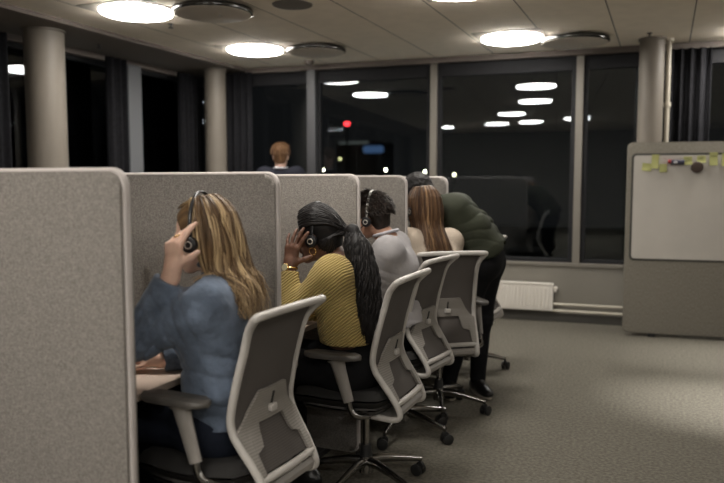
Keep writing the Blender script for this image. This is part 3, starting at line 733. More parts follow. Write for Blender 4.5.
    bm = B(); tube(bm, [(xs(.705)+.001, 0, .705), (xs(.66)+.001, 0, .66)], .0045, 8); obj('slot', bm, M['rubber'], lb)
    bm = B(); box(bm, xs(.650)-.002, xs(.650)+.016, -.018, .018, .636, .662, .005); obj('knob', bm, M['grey_plastic'], lb, smooth='auto')
    bm = B(); tube(bm, cr([(.207, -.161, .455), (.216, -.10, .457), (.220, 0, .458), (.216, .10, .457), (.207, .161, .455)], 4), .0135, 10, flat=1.0)
    obj('cross_bar', bm, M['grey_plastic'], t, smooth=True)
    bm = B()
    rr = []
    for j in range(13):
        y = -.155+.31*j/12; q = []
        for (x, z) in ((.208, .428), (.215, .420), (.214, .408), (.20, .396), (.16, .390), (.10, .388)): q.append(bm.verts.new((x, y, z)))
        for (x, z) in ((.10, .380), (.16, .380), (.205, .386), (.224, .402), (.226, .420), (.214, .434)): q.append(bm.verts.new((x, y, z)))
        rr.append(q)
    for j in range(12):
        for i in range(12): bm.faces.new((rr[j][i], rr[j][(i+1) % 12], rr[j+1][(i+1) % 12], rr[j+1][i]))
    bm.faces.new(rr[0]); bm.faces.new(rr[-1]); obj('lower_shell', bm, M['grey_arm'], t, smooth='auto')
    # arms
    for s in (-1, 1):
        bm = B(); out = rrect(-.180, .085, s*.262-.040, s*.262+.040, .04, 6); slab(bm, out,   .660, .682, .010, axis='z'); pad = obj('arm_pad', bm, M['armpad'], t, smooth='auto')
        bm = B(); tube(bm, [(-.03, s*.260, .658), (-.025, s*.260, .645), (-.012, s*.260, .60), (.028, s*.260, .475)], [.045, .034, .030, .024], 14, flat=.6, up=(1, 0, 0)); arm = obj('arm_post', bm, M['grey_arm'], t, smooth='auto')
        bm = B(); tube(bm, cr([(.024, s*.260, .50), (.036, s*.258, .445), (.06, s*.25, .415), (.085, s*.20, .403), (.09, s*.14, .402)], 4), .014, 12); obj('arm_bracket', bm, M['chrome'], arm, smooth='auto')
    return t
c0 = make_chair((-1.353, 2.08, 0), math.radians(-3), 'light grey office chair nearest the camera, behind the woman in denim', .3)
cs = [((-1.24, 2.985, 0), 0, 'grey office chair with armrest showing, under the woman in the mustard jumper', .62),
      ((-1.32, 3.73, 0), math.radians(-7), 'grey office chair behind the man in the pale grey jumper', .2),
      ((-1.25, 4.18, 0), math.radians(-54), 'grey office chair turned to show its dotted mesh back, under the chestnut haired woman', .75),
      ((-1.34, 5.22, 0), 0, 'empty grey office chair beyond the bending man, mostly hidden', .40)]
bases = [-.35, 1.18, .35+.2, .75, .5]
chairs = [c0]
for (loc, rz, lab, b_) in cs: chairs.append(copy_tree(c0, loc, rz, lab))
for c in c0.children:
    if c.name.startswith('arm_'): c.location.z = .050
def set_base(ch, ang):
    for c in ch.children:
        if c.name.startswith('star_base'): c.rotation_euler = (0, 0, ang-ch.rotation_euler.z)
def ang(a, b): return math.atan2(b[1]-a[1], b[0]-a[0])
set_base(chairs[0], .2); set_base(chairs[1], -.45)
set_base(chairs[2], ang((-1.335, 3.72), (-.964, 3.69))-.25)
set_base(chairs[3], ang((-1.25, 4.18), (-.968, 4.197)))
set_base(chairs[4], ang((-1.27, 5.20), (-.997, 5.29)))
#PEOPLE-BEGIN
# ------------------------------------------------------------------ people
def V3(*a): return np.array(a, float)
def unit(v): v = np.asarray(v, float); return v/np.linalg.norm(v)
def head_frame(fwd, up=(0, 0, 1)):
    f = unit(fwd); u = np.asarray(up, float); u = unit(u-f*(u@f)); l = np.cross(u, f); return np.stack([f, l, u], 1)   # columns forward, left, up
def add_head(s, c, R, neck, k=.015, bald=True, scale=1.0):
    c = np.asarray(c, float)
    def P(x, y, z): return c+R@V3(x, y, z)*scale
    s.ell(P(-.012, 0, .035), (.095*scale, .074*scale, .086*scale), R, k=.02)
    s.ell(P(.025, 0, -.03), (.064*scale, .058*scale, .078*scale), R, k=.03)
    for y in (-1, 1):
        s.cap(P(-.005, y*.045, -.06), P(.062, y*.012, -.094), .015, .013, k=.03)
        s.ell(P(.060, y*.038, -.025), (.022, .018, .022), R, k=.02)
        s.ell(P(.094, y*.031, .006), (.014, .015, .010), R, k=.012, sub=True)
        s.cap(P(.082, y*.016, .022), P(.074, y*.046, .020), .008, .006, k=.012)
        s.ell(P(-.008, y*.077, -.010), (.017, .008, .030), R, k=.006)
    s.ell(P(.074, 0, -.096), (.016, .016, .014), R, k=.02)
    s.cap(P(.086, 0, .012), P(.107, 0, -.022), .007, .0105, k=.010)
    for y in (-1, 1): s.ell(P(.096, y*.010, -.027), (.010, .007, .007), R, k=.006)
    s.cap(P(.089, -.016, -.051), P(.089, .016, -.051), .006, k=.006); s.cap(P(.087, -.013, -.062), P(.087, .013, -.062), .0065, k=.006)
    s.cap(P(.086, -.020, -.0565), P(.086, .020, -.0565), .0022, k=.003, sub=True)
    s.cap(P(-.030, 0, -.045), neck, .050*scale, .056, k=.03)
def add_eyes(c, R, parent):
    for nm, rad, off, mm in (('eyeball', .0115, .0, M['eyewhite']), ('iris', .0062, .0068, M['iris'])):
        for y in (-1, 1):
            p = Vector((c+R@V3(.079+off, y*.031, .006)).tolist()); bm = B()
            bmesh.ops.create_uvsphere(bm, u_segments=12, v_segments=8, radius=rad, matrix=Matrix.Translation(p)); obj(nm, bm, mm, parent, smooth=True)
def add_hand(s, wrist, tips_dir, palm_n, size=1.0, side=1, curl=(.25, .3, .35, .4), spread=.10, thumb=None, len_=1.0, dirs=None):
    """tips_dir: from wrist to knuckles, palm_n: out of the palm, side=+1 puts the thumb towards cross(dir, n)"""
    d = unit(tips_dir); n = unit(np.asarray(palm_n)-d*(np.asarray(palm_n)@d)); a = np.cross(d, n)*side
    w = np.asarray(wrist, float); kn = []
    for i, off in enumerate((.029, .010, -.009, -.027)):
        b = w+d*(.086-.004*abs(i-1.2))*size+a*off*size
        s.cap(w+d*.012*size+a*off*.62*size, b, .0135*size, .0105*size, k=.012); kn.append(b)
    s.cap(w-d*.03, w+d*.02, .023, .023, k=.02)
    L = [(.040, .024, .018), (.045, .027, .019), (.041, .025, .018), (.031, .019, .016)]
    for i, b in enumerate(kn):
        ang_ = (1.2-i)*spread; dd = d*math.cos(ang_)+a*math.sin(ang_); p = b; th = curl[i]*.6; r = .0092*size*(1 if i < 3 else .87)
        if dirs is not None: dd = unit(dirs[i])
        for j, l in enumerate(L[i]):
            v = dd*math.cos(th)+n*math.sin(th); q = p+v*l*size*len_
            s.cap(p, q, r, r*.9, k=.004 if j else .007); p = q; r *= .92; th += curl[i]
    tb = w+d*.022*size+a*.022*size+n*.006
    if thumb is None: thumb = w+d*.075*size+a*.062*size+n*.022
    thumb = np.asarray(thumb, float); mid = tb+(thumb-tb)*.55+a*.006
    s.cap(tb, mid, .0145*size, .0108*size, k=.012); s.cap(mid, thumb, .0105*size, .0085*size, k=.004)
    return kn
def sculpt_bounds(pts, m=.16):
    P = np.array(pts); return P.min(0)-m, P.max(0)+m
def shoe(name, ankle, d, parent, m, sole=True, h=0):
    a = np.asarray(ankle, float); d = unit((d[0], d[1], 0)); l = V3(-d[1], d[0], 0)
    s = Sdf(*sculpt_bounds([a-d*.1, a+d*.24, a-V3(0, 0, .11), a+V3(0, 0, .1+h)], .08), .006); z = 0.0
    heel = V3(a[0], a[1], 0)-d*.045; R = np.stack([d, l, V3(0, 0, 1)], 1)
    s.ell(V3(a[0], a[1], .045)+d*.03, (.115, .042, .045), R, k=.02); s.ell(V3(a[0], a[1], .035)+d*.12, (.085, .045, .035), R, k=.03)
    s.cap(V3(a[0], a[1], .06)-d*.015, a+V3(0, 0, .0+h), .042, .045, k=.03); s.ell(heel+V3(0, 0, .04), (.045, .036, .045), R, k=.02)
    s.cut((0, 0, .012), (0, 0, -1)); o = s.mesh(name, m, parent)
    bm = B(); out = []
    for k in range(28):
        t = 2*PI*k/28; x = math.cos(t)*.148+.045; y = math.sin(t)*(.042+.008*math.cos(t)); p = V3(a[0], a[1], 0)+d*x+l*y; out.append((p[0], p[1]))
    slab(bm, out, .001, .022, .004, axis='z'); obj('sole', bm, M['sole'] if sole else M['rubber'], o, smooth='auto')
    return o
def headset(c, R, label, ring=True, mic=True, band=M['blackplastic'], rad=.098, top=.036, group='telephone headsets'):
    t = thing('headset', label, 'headset', tuple(float(x) for x in c), 0, group); loc = lambda x, y, z: tuple(float(q) for q in (R@V3(x, y, z)))
    bm = B(); P = [loc(-.012-.014*math.sin(a), (rad-.008)*math.cos(a), .0+(rad+top)*math.sin(a)) for a in np.linspace(-.10, PI+.10, 26)]
    tube(bm, P, .0075, 8, flat=.55, up=loc(1, 0, 0)); obj('headband', bm, band, t, smooth=True)
    for y in (-1, 1):
        bm = B(); o = rad-.012; tube(bm, [loc(-.005, y*(o-.012), -.018), loc(-.005, y*(o+.002), -.018), loc(-.005, y*(o+.014), -.018), loc(-.005, y*(o+.017), -.018)], [.024, .028, .026, .020], 24)
        cup = obj('ear_cup', bm, M['blackplastic'], t, smooth='auto')
        if ring:
            bm = B(); q = [loc(-.005+.0115*math.cos(a), y*(o+.0175), -.018+.0115*math.sin(a)) for a in np.linspace(0, 2*PI, 25)[:-1]]
            tube(bm, q, .0022, 6, closed=True); obj('ring', bm, M['wboard'], cup, smooth=True)
    if mic:
        bm = B(); tube(bm, cr([loc(.0, rad-.004, -.03), loc(.05, rad-.012, -.055), (loc(.105, .045, -.06))], 6), [.003]*12+[.007], 8); obj('microphone', bm, M['blackplastic'], t, smooth=True)
    return t
def head_path(c, R, th0, th1, az, out=.0, n=10, rx=.107, ry=.086, rz=.1):
    """points over the skull in the plane of azimuth az (0 = back, + = left), polar angle from the crown"""
    P = []
    for t in np.linspace(th0, th1, n):
        x = -math.cos(az)*math.sin(t); y = math.sin(az)*math.sin(t)
        P.append(c+R@V3(x*(rx+out)-.012, y*(ry+out), .035+(rz+out)*math.cos(t)))
    return P
def long_hair(name, c, R, parent, m, N, ends, wave, width, seed, az_max=2.1, light_az=None, tilt=0, bulge=.02, part_fwd=.035, lensd=.03):
    """strands from a centre parting over the skull, hanging to 'ends' (function az, rnd -> world point)"""
    global HC
    r = np.random.default_rng(seed); paths = []; ws = []; sh = []
    HC[:] = [c+V3(0, 0, -.05)]
    for i in range(N):
        az = r.uniform(-az_max, az_max); lay = r.uniform(0, 1)
        pf = part_fwd*(r.uniform(-1.2, 1.9)) if abs(az) > 1.0 else part_fwd*r.uniform(-2.2, 0.4)
        root = c+R@V3(pf, math.copysign(.006, az), .035+.094-.03*(pf/.08)**2*abs(pf)/.08)
        ou = .004+.012*lay
        top = head_path(c, R, .55, 1.45, az*1.0, ou, 5)
        ear = c+R@V3(-math.cos(az)*(.100+ou)-.02, math.sin(az)*(.084+ou+.004), -.035)
        low = c+R@V3(-math.cos(az)*(.088+ou)-.03, math.sin(az)*(.080+ou), -.115)
        e = ends(az, lay, r)
        mid = (low+e)/2+R@V3(-bulge, 0, 0)
        P = cr([root]+top+[ear, low, mid, e], 5); P = np.array(P); K = len(P); s = np.linspace(0, 1, K)
        amp = wave*np.clip((s-.45)*2, 0, 1); f = r.uniform(1.7, 2.3); ph = r.uniform(0, 6.28)
        clump = math.floor(az*4)*1.7
        P[:, 0] += amp*np.sin(2*PI*f*s+clump+ph*.25); P[:, 1] += amp*.8*np.cos(2*PI*f*s*.9+clump+ph*.25); P += r.normal(0, .0015, 3)
        paths.append(P); ws.append(width*r.uniform(.6, 1.25)); v = r.beta(1.5, 3.0)
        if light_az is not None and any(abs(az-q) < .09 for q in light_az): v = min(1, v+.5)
        sh.append(v)
    o = strands_mesh(name, paths, ws, sh, m, parent)
    return o
def cap_hair(s, c, R, out=.008, face=.062, slope=.55, low=1):
    """skull cap of hair: the skull grown outward with the face cut away"""
    s.ell(c+R@V3(-.014, 0, .037), (.098+out, .077+out, .090+out), R, k=.01)
    s.ell(c+R@V3(-.050, 0, -.03), (.050+out, .062+out, .055+out), R, k=.02)
    n = R@V3(1, 0, -slope); s.cut(c+R@V3(face, 0, .06), n, near=(c+R@V3(.09, 0, .0), .12))
def finish(root): pass
def torso_limb(s, pelvis, waist, chest, neck, shl, shr, wid, dep, k=.05, q=1.0):
    """upper body volume: wid half shoulder width, dep half depth"""
    side = unit(np.asarray(shl)-np.asarray(shr))
    for y in (-1, 1):
        s.cap(pelvis+side*y*wid*.42, waist+side*y*wid*.38, dep*1.10, dep*.92, k=k)
        s.cap(waist+side*y*wid*.38, chest+side*y*wid*.45, dep*.92, dep*1.08, k=k)
    s.cap(chest, neck-(neck-chest)*.35, dep*1.05, dep*.62, k=k)
    for sh in (shl, shr): s.cap(neck-(neck-chest)*.15, sh, .042*q, .056*q, k=.04)
    for y, sh in ((1, shl), (-1, shr)):
        sh = np.asarray(sh); s.cap(chest+(sh-chest)*.35, sh, dep*.75, .054*q, k=.06)
        s.cap(sh-(sh-chest)*.12, waist+side*y*wid*.42, .056*q, dep*.85*q, k=.07)
        s.cap(neck-(neck-chest)*.28, sh-(sh-neck)*.15, .050*q, .050*q, k=.06)

def person(spec):
    g = spec; root = thing('person', g['label'], 'person', g.get('loc', (g['pelvis'][0], g['pelvis'][1], 0)), 0)
    inv = -V3(*root.location)
    pel, wai, che, nek, shl, shr = [V3(*g[k]) for k in ('pelvis', 'waist', 'chest', 'neck', 'shl', 'shr')]
    hc = V3(*g['head']); R = head_frame(g['look'], g.get('up', (0, 0, 1)))
    arms = g['arms']; legs = g['legs']; wid, dep = g.get('wid', .19), g.get('dep', .10)
    allp = [pel, wai, che, nek, hc, hc+V3(0, 0, .12), hc-V3(0, 0, .12)]+[V3(*q) for a in arms for q in (a['el'], a['wr'], V3(*a['wr'])+unit(a['hd'])*.15)]+[V3(*q) for l in legs for q in (l[1], l[2])]+[V3(legs[0][2][0], legs[0][2][1], .03)]
    lo, hi = sculpt_bounds(allp, .20); lo[2] = max(lo[2], -.01)
    # ---- skin body, one surface
    s = Sdf(lo, hi, g.get('vox', .0052))
    torso_limb(s, pel, wai, che, nek, shl, shr, wid, dep*.84, q=.80)
    s.ell(pel, (.10, .12, .08), None, k=.03)
    for a, sh in zip(arms, (shl, shr)):
        s.cap(sh, a['el'], .040, .036, k=.03); s.cap(a['el'], a['wr'], .038, .025, k=.02)
        add_hand(s, a['wr'], a['hd'], a['pn'], a.get('size', .95), a['side'], a.get('curl', (.25, .3, .35, .4)), a.get('spread', .1), a.get('thumb'), a.get('len', 1.0), a.get('dirs'))
    for l in legs:
        s.cap(l[0], l[1], .062, .048, k=.02); s.cap(l[1], l[2], .048, .034, k=.03)
        f = unit((l[3][0], l[3][1], 0)); s.cap(V3(*l[2])-V3(0, 0, .03), V3(l[2][0], l[2][1], .04)+f*.12, .032, .026, k=.03)
    add_head(s, hc, R, nek, scale=g.get('hs', 1.0))
    body = s.mesh('body', M[g['skin']], root); body.location = inv
    add_eyes(hc, R, body)
    # ---- top
    s = Sdf(lo, hi, g.get('vox_c', .006)); gr = g.get('loose', .012)
    hem = V3(*g['hem']); 
    torso_limb(s, hem+V3(0, 0, .0), wai, che, nek, shl, shr, wid+gr*.4, dep+gr)
    for a, sh in zip(arms, (shl, shr)):
        wr = V3(*a['wr']); el = V3(*a['el']); cuff = el+(wr-el)*a.get('cuff', .9)
        aw = g.get('aw', 1); s.cap(sh, el, .052+gr*.5, (.046+gr*.6)*aw, k=.07); s.cap(el, cuff, (.046+gr*.7)*aw, (.034+gr*.35)*aw, k=.025)
        s.cap(cuff-(wr-el)*.16, cuff+(wr-el)*.02, .034+gr*.35, .036+gr*.3, k=.006)
        s.cut(cuff, wr-el, near=(wr, .10))
        s.folds(el, .17, unit(wr-el)-unit(el-sh)*-1, g.get('fold', .006), .045, 3); s.folds(sh+(el-sh)*.5, .16, el-sh, g.get('fold', .006)*.6, .05, 5)
    s.folds(wai, .26, (0, 0, 1), g.get('fold', .006)*1.1, .07, 8)
    s.wob(g.get('wob', .002), 20, 4)
    up = unit(nek-che)
    s.cut(nek+up*g.get('neckcut', .012), up*1.0+(hc-nek)*.6, near=(nek+up*.06, .105))
    hn = g.get('hemn'); 
    s.cut(hem, hn if hn is not None else (pel-wai if np.linalg.norm(pel-wai) > .05 else (0, 0, -1)), near=(hem-V3(0, 0, .10), .24))
    top = s.mesh(g['topname'], M[g['top']], root); top.location = inv
    if g.get('sleeve_rib'): pass
    # ---- trousers
    s = Sdf(lo, hi, .0075)
    s.cap(pel-unit(shl-shr)*.06, pel+unit(shl-shr)*.06, .128, k=.05)
    s.cap(pel, pel+(wai-pel)*.6, .125, .112, k=.05)
    for l in legs:
        s.cap(l[0], l[1], .092, .068, k=.05); s.cap(l[1], V3(*l[2])-V3(0, 0, .0), .066, .052, k=.03); s.cap(pel, l[0], .126, .096, k=.05)
        s.folds(l[1], .15, unit(V3(*l[2])-V3(*l[1])), .005, .04, 11)
    s.cut(pel+(wai-pel)*.75, wai-pel, near=(wai, .25)); s.wob(.004, 18, 9)
    tr = s.mesh('trousers', M[g['legs_m']], root); tr.location = inv
    for l in legs:
        sh_ = shoe(g.get('shoe', 'shoe'), l[2], l[3], root, M['leather'], g.get('sole', False), g.get('boot', 0)); sh_.location = inv
    return root, body, top, hc, R, inv, s

def blob(name, m, parent, inv, lo, hi, h, fn):
    s = Sdf(lo, hi, h); fn(s); o = s.mesh(name, m, parent); o.location = inv; return o
def strand_attr(o, v=.4, amp=.25, f=260, axis=(0, 1, 0)):
    me = o.data; n = len(me.vertices); co = np.empty(n*3, np.float32); me.vertices.foreach_get('co', co); co = co.reshape(-1, 3)
    q = v+amp*np.sin(co@np.array(axis)*f+2*np.sin(co[:, 2]*30)); at = me.attributes.new('strand', 'FLOAT', 'POINT'); at.data.foreach_set('value', q.astype(np.float32))

# ---- 1: woman in the denim shirt
g = dict(label='woman with wavy dark blonde hair in a blue denim shirt, seated nearest the camera',
    pelvis=(-1.38, 2.07, .585), waist=(-1.385, 2.06, .74), chest=(-1.395, 2.05, .93), neck=(-1.375, 2.04, 1.105), shl=(-1.350, 1.900, 1.012), shr=(-1.415, 2.200, 1.012),
    head=(-1.452, 2.035, 1.222), look=(-1, -.20, -.20), wid=.175, dep=.092, skin='skin_fair', top='denim', topname='shirt', hem=(-1.375, 2.07, .60), hemn=(0, 0, -1), legs_m='jeans', loose=.014, fold=.013, aw=1.18, neckcut=.03, vox=.0048, vox_c=.0052,
    arms=[dict(el=(-1.568, 1.84, .895), wr=(-1.450, 1.868, 1.128), hd=(.0, .10, 1), pn=(.15, 1, -.1), side=-1, size=1.0, curl=(.18, .40, .55, .6), spread=.04, thumb=(-1.378, 1.905, 1.185), cuff=.86,
               dirs=[(.45, .22, .95), (.30, .35, .8), (.12, .5, .7), (-.05, .6, .55)]),
          dict(el=(-1.50, 2.20, .80), wr=(-1.655, 2.04, .772), hd=(-1, -.03, -.08), pn=(.05, 0, -1), side=1, size=.9, curl=(.22, .25, .28, .3), spread=.1, cuff=.92)],
    legs=[((-1.40, 1.98, .575), (-1.80, 1.95, .575), (-1.76, 1.95, .10), (-1, 0)), ((-1.40, 2.16, .575), (-1.80, 2.19, .575), (-1.84, 2.19, .10), (-1, 0))])
root, body, top, hc, R, inv, _ = person(g); w1 = root
h = blob('hair', M['hair_blonde'], root, inv, hc-.22, hc+.22, .005, lambda s: (cap_hair(s, hc, R, .004, .052, .45), s.ell(hc+R@V3(-.065, 0, -.09), (.062, .078, .10), R, k=.04)))
strand_attr(h, .35, .2, 420)
def ends1(az, lay, r):
    q = (az+1.9)/3.8
    if az > 1.25: return V3(-1.40+.05*r.random(), 1.925+.02*r.random(), 1.09-.05*r.random())
    x = -1.300+.045*lay+.025*math.cos(az)+r.normal(0, .010); return V3(x, 2.035-(.09 if az > 0 else .035)*math.sin(az)+r.normal(0, .010), .985+.07*r.random()**2-.035*math.cos(az)+(.05 if abs(az) > 1.2 else 0))
GRAD[0] = .42
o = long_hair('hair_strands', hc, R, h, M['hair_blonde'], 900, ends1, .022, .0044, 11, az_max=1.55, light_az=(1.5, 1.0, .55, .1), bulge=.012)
GRAD[0] = 0.0
hs1 = headset(hc, R, 'black headset with a ring on its ear cup, worn by the woman in denim', mic=False, rad=.127, top=.026)
kn = [(-1.462+.008, 1.878+.012, 1.128+.085)]
bm = B(); c_ = V3(-1.443, 1.888, 1.236); q = [tuple(c_+V3(.0115*math.cos(a), .0115*math.sin(a)*.9, .004*math.cos(a))) for a in np.linspace(0, 2*PI, 17)[:-1]]; tube(bm, q, .0022, 6, closed=True)
rg = obj('ring', bm, M['gold'], root, smooth=True); rg.location = inv
# collar
bm = B(); nk = V3(-1.375, 2.04, 1.12); q = [tuple(nk+V3(.060*math.cos(a)-.01, .062*math.sin(a), .022+.012*math.cos(a))) for a in np.linspace(-2.5, 2.5, 24)]; tube(bm, q, [.012]*24, 8, flat=1.6); col_ = obj('collar', bm, M['denim'], top, smooth=True)

# ---- 2: woman in the mustard knit
g = dict(label='woman with a black ponytail in a mustard ribbed jumper, hand on her cheek',
    pelvis=(-1.275, 2.93, .59), waist=(-1.31, 2.91, .75), chest=(-1.335, 2.89, .92), neck=(-1.345, 2.875, 1.075), shl=(-1.285, 2.725, 1.015), shr=(-1.40, 3.03, 1.015),
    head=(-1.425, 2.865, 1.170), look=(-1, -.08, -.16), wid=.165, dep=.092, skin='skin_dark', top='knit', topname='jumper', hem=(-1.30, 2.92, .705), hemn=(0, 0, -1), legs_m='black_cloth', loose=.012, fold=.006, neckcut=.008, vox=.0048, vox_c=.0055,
    arms=[dict(el=(-1.462, 2.665, .855), wr=(-1.486, 2.715, 1.045), hd=(.09, .12, 1), pn=(.1, 1, 0), side=-1, size=1.0, curl=(.12, .16, .2, .2), spread=.12, thumb=(-1.400, 2.745, 1.090), cuff=.88,
               dirs=[(.42, .16, .85), (.28, .18, .9), (.10, .22, .95), (-.14, .26, .9)]),
          dict(el=(-1.53, 3.06, .80), wr=(-1.74, 2.97, .765), hd=(-1, -.1, -.05), pn=(0, 0, -1), side=1, size=.95, cuff=.92)],
    legs=[((-1.29, 2.84, .575), (-1.68, 2.82, .575), (-1.50, 2.86, .12), (-1, 0)), ((-1.29, 3.02, .575), (-1.68, 3.06, .575), (-1.62, 3.02, .12), (-1, 0))], shoe='boot', boot=.10)
root, body, top, hc, R, inv, _ = person(g)
h = blob('hair', M['hair_black'], root, inv, hc-.24, hc+.24, .005, lambda s: cap_hair(s, hc, R, .008, .066))
strand_attr(h, .4, .3, 300, (0, .5, .5))
tie = hc+R@V3(-.135, .0, .005)
r = np.random.default_rng(5); HC[:] = [hc]; paths = []; ws = []; sh = []
for i in range(520):
    u = r.uniform(-PI, PI); front = r.uniform(0, 1)
    x0 = .085-.10*front*.9; a_ = r.uniform(-1.45, 1.45)
    st = hc+R@V3(.062-.03*abs(a_)*.5, math.sin(a_)*.084, .035+math.cos(a_)*.088)+R@V3(r.uniform(-.03, .012), 0, 0)
    m1 = hc+R@V3(-.03, math.sin(a_)*.097, .037+math.cos(a_)*.112); m2 = hc+R@V3(-.095, math.sin(a_)*.066, .03+math.cos(a_)*.070)
    P = np.array(cr([st, (st+m1)/2+R@V3(0, math.sin(a_)*.007, math.cos(a_)*.010), m1, m2, tie+r.normal(0, .008, 3)], 4)); paths.append(P); ws.append(.0042*r.uniform(.7, 1.3)); sh.append(r.beta(2, 3))
for i in range(260):
    a_ = r.uniform(-1.9, 1.9); st = hc+R@V3(-.02-.045*math.cos(a_)-.015, math.sin(a_)*.080, -.045+.02*r.uniform(-1, 1)-.035*math.cos(a_)); m1 = hc+R@V3(-.085-.02*math.cos(a_), math.sin(a_)*.072, -.012)
    P = np.array(cr([st, (st+m1)/2+R@V3(-.006, math.sin(a_)*.006, 0), m1, tie+r.normal(0, .008, 3)], 5)); paths.append(P); ws.append(.0042*r.uniform(.7, 1.3)); sh.append(r.beta(2, 3))
strands_mesh('hair_strands', paths, ws, sh, M['hair_black'], h, flat=.35)
spine = [tie, tie+V3(.035, -.01, .0), V3(-1.225, 2.845, 1.135), V3(-1.190, 2.83, 1.03), V3(-1.172, 2.825, .92), V3(-1.160, 2.825, .82), V3(-1.155, 2.825, .73)]
paths = []; ws = []; sh = []
for i in range(620):
    d_ = r.normal(0, 1, 3); d_[2] *= .3; d_ /= np.linalg.norm(d_)+.3; rad_ = r.uniform(.5, 1)**.6; prof = [0, .032, .066, .078, .078, .066, .036]
    n_ = r.integers(5, 8); P = [spine[k]+d_*np.array([1.0, .95, 1])*prof[k]*rad_+(V3(0, 0, -.02*r.random()) if k else 0) for k in range(n_)]
    P = np.array(cr(P, 6)); s_ = np.linspace(0, 1, len(P)); ph = r.uniform(0, 6.28); am = .007*np.clip(s_*3, 0, 1); f_ = r.uniform(4, 7)
    P[:, 0] += am*np.sin(2*PI*f_*s_+ph); P[:, 1] += am*np.cos(2*PI*f_*s_+ph); paths.append(P); ws.append(.004*r.uniform(.7, 1.3)); sh.append(r.beta(2, 3))
HC[:] = [V3(-1.16, 2.85, .95)]
pt = strands_mesh('ponytail', paths, ws, sh, M['hair_black'], root); pt.location = inv
core = blob('hair_core', M['hair_black'], pt, V3(0, 0, 0), (-1.36, 2.72, .68), (-1.02, 2.98, 1.26), .008, lambda s: [s.cap(spine[k], spine[k+1], (.016, .026, .040, .050, .050, .042)[k], (.026, .040, .050, .050, .042, .02)[k], k=.02) for k in range(6)]+[s.wob(.006, 60, 3)])
strand_attr(core, .2, .15)
headset(hc, R, 'black headset worn by the woman in the mustard jumper, cup under her fingers', mic=False, rad=.106, top=.044)
bm = B(); c_ = hc+R@V3(-.002, .091, -.062); q = [tuple(c_+R@V3(.0155*math.cos(a), .003*math.sin(a), .0155*math.sin(a))) for a in np.linspace(0, 2*PI, 21)[:-1]]; tube(bm, q, .0022, 6, closed=True)
er = obj('earring', bm, M['gold'], root, smooth=True); er.location = inv
wr = V3(-1.486, 2.715, 1.045); ax = unit(V3(-.024, .05, .19)); nn_ = unit(V3(-.25, -1, .4)-ax*(V3(-.25, -1, .4)@ax)); ll = np.cross(ax, nn_); wc = wr-ax*.008
bm = B(); q = [tuple(wc+(nn_*math.cos(a)+ll*math.sin(a))*.0275) for a in np.linspace(0, 2*PI, 25)[:-1]]; tube(bm, q, .0045, 8, closed=True, flat=2.0)
wt = obj('watch', bm, M['gold'], root, smooth=True); wt.location = inv
bm = B(); tube(bm, [tuple(wc+nn_*.026), tuple(wc+nn_*.033), tuple(wc+nn_*.036)], [.0185, .0185, .015], 24); obj('watch_case', bm, M['gold'], wt, smooth='auto')
bm = B(); tube(bm, [tuple(wc+nn_*.0355), tuple(wc+nn_*.0368)], .0145, 24); obj('watch_dial', bm, M['watchface'], wt, smooth='auto')

# ---- 3: man in the grey jumper
g = dict(label='seated man with short dark hair in a pale grey jumper over a white collar',
    pelvis=(-1.355, 3.70, .59), waist=(-1.35, 3.69, .75), chest=(-1.365, 3.68, .93), neck=(-1.395, 3.67, 1.095), shl=(-1.325, 3.485, 1.045), shr=(-1.42, 3.86, 1.045),
    head=(-1.492, 3.665, 1.212), look=(-1, -.02, -.12), wid=.20, dep=.11, skin='skin_tan', top='grey_shirt', topname='jumper', hem=(-1.34, 3.70, .66), hemn=(0, 0, -1), legs_m='black_cloth', loose=.016, fold=.006, neckcut=.012, vox=.0055,
    arms=[dict(el=(-1.44, 3.44, .79), wr=(-1.66, 3.47, .775), hd=(-1, .1, -.05), pn=(0, 0, -1), side=-1, cuff=.92),
          dict(el=(-1.53, 3.88, .79), wr=(-1.74, 3.80, .775), hd=(-1, -.1, -.05), pn=(0, 0, -1), side=1, cuff=.92)],
    legs=[((-1.37, 3.61, .575), (-1.78, 3.58, .575), (-1.75, 3.58, .10), (-1, 0)), ((-1.37, 3.79, .575), (-1.78, 3.80, .575), (-1.80, 3.80, .10), (-1, 0))])
root, body, top, hc, R, inv, _ = person(g)
h = blob('hair', M['hair_brown'], root, inv, hc-.2, hc+.2, .005, lambda s: (cap_hair(s, hc, R, .004, .078)))
strand_attr(h, .4, .2)
def short_hair(hc, R, parent, m, N, L, seed, lift=.6, w=.0035, low=1.75, fwd=0, jit=.22):
    r = np.random.default_rng(seed); HC[:] = [hc]; paths = []; ws = []; sh = []
    for i in range(N):
        az = r.uniform(-PI, PI); th = math.acos(r.uniform(math.cos(low if abs(az) < 1.7 else .95), 1))
        p = head_path(hc, R, th, th+.01, az, .006, 2)[0]; nrm = unit(p-hc-V3(0, 0, .02)); dn = unit(V3(0, 0, -1)-nrm*(-nrm[2]))
        l = L*r.uniform(.6, 1.3)*(1.2-.5*th/1.7); d0 = unit(nrm*lift+R@V3(fwd, 0, 0)+dn*.8+r.normal(0, jit, 3))
        P = np.array([p, p+d0*l*.35+nrm*.002, p+d0*l*.7+dn*l*.05, p+d0*l+dn*l*.2]); paths.append(np.array(cr(P, 2))); ws.append(w*r.uniform(.7, 1.3)); sh.append(r.beta(2, 2.5))
    return strands_mesh('hair_strands', paths, ws, sh, m, parent, n=4, flat=.5)
short_hair(hc, R, h, M['hair_brown'], 2200, .026, 21, lift=.55, w=.0021, fwd=-.7, jit=.13)
headset(hc, R, 'headset with silver headband and ringed ear cup, worn by the man in pale grey', band=M['lampring'], rad=.104, top=.046)
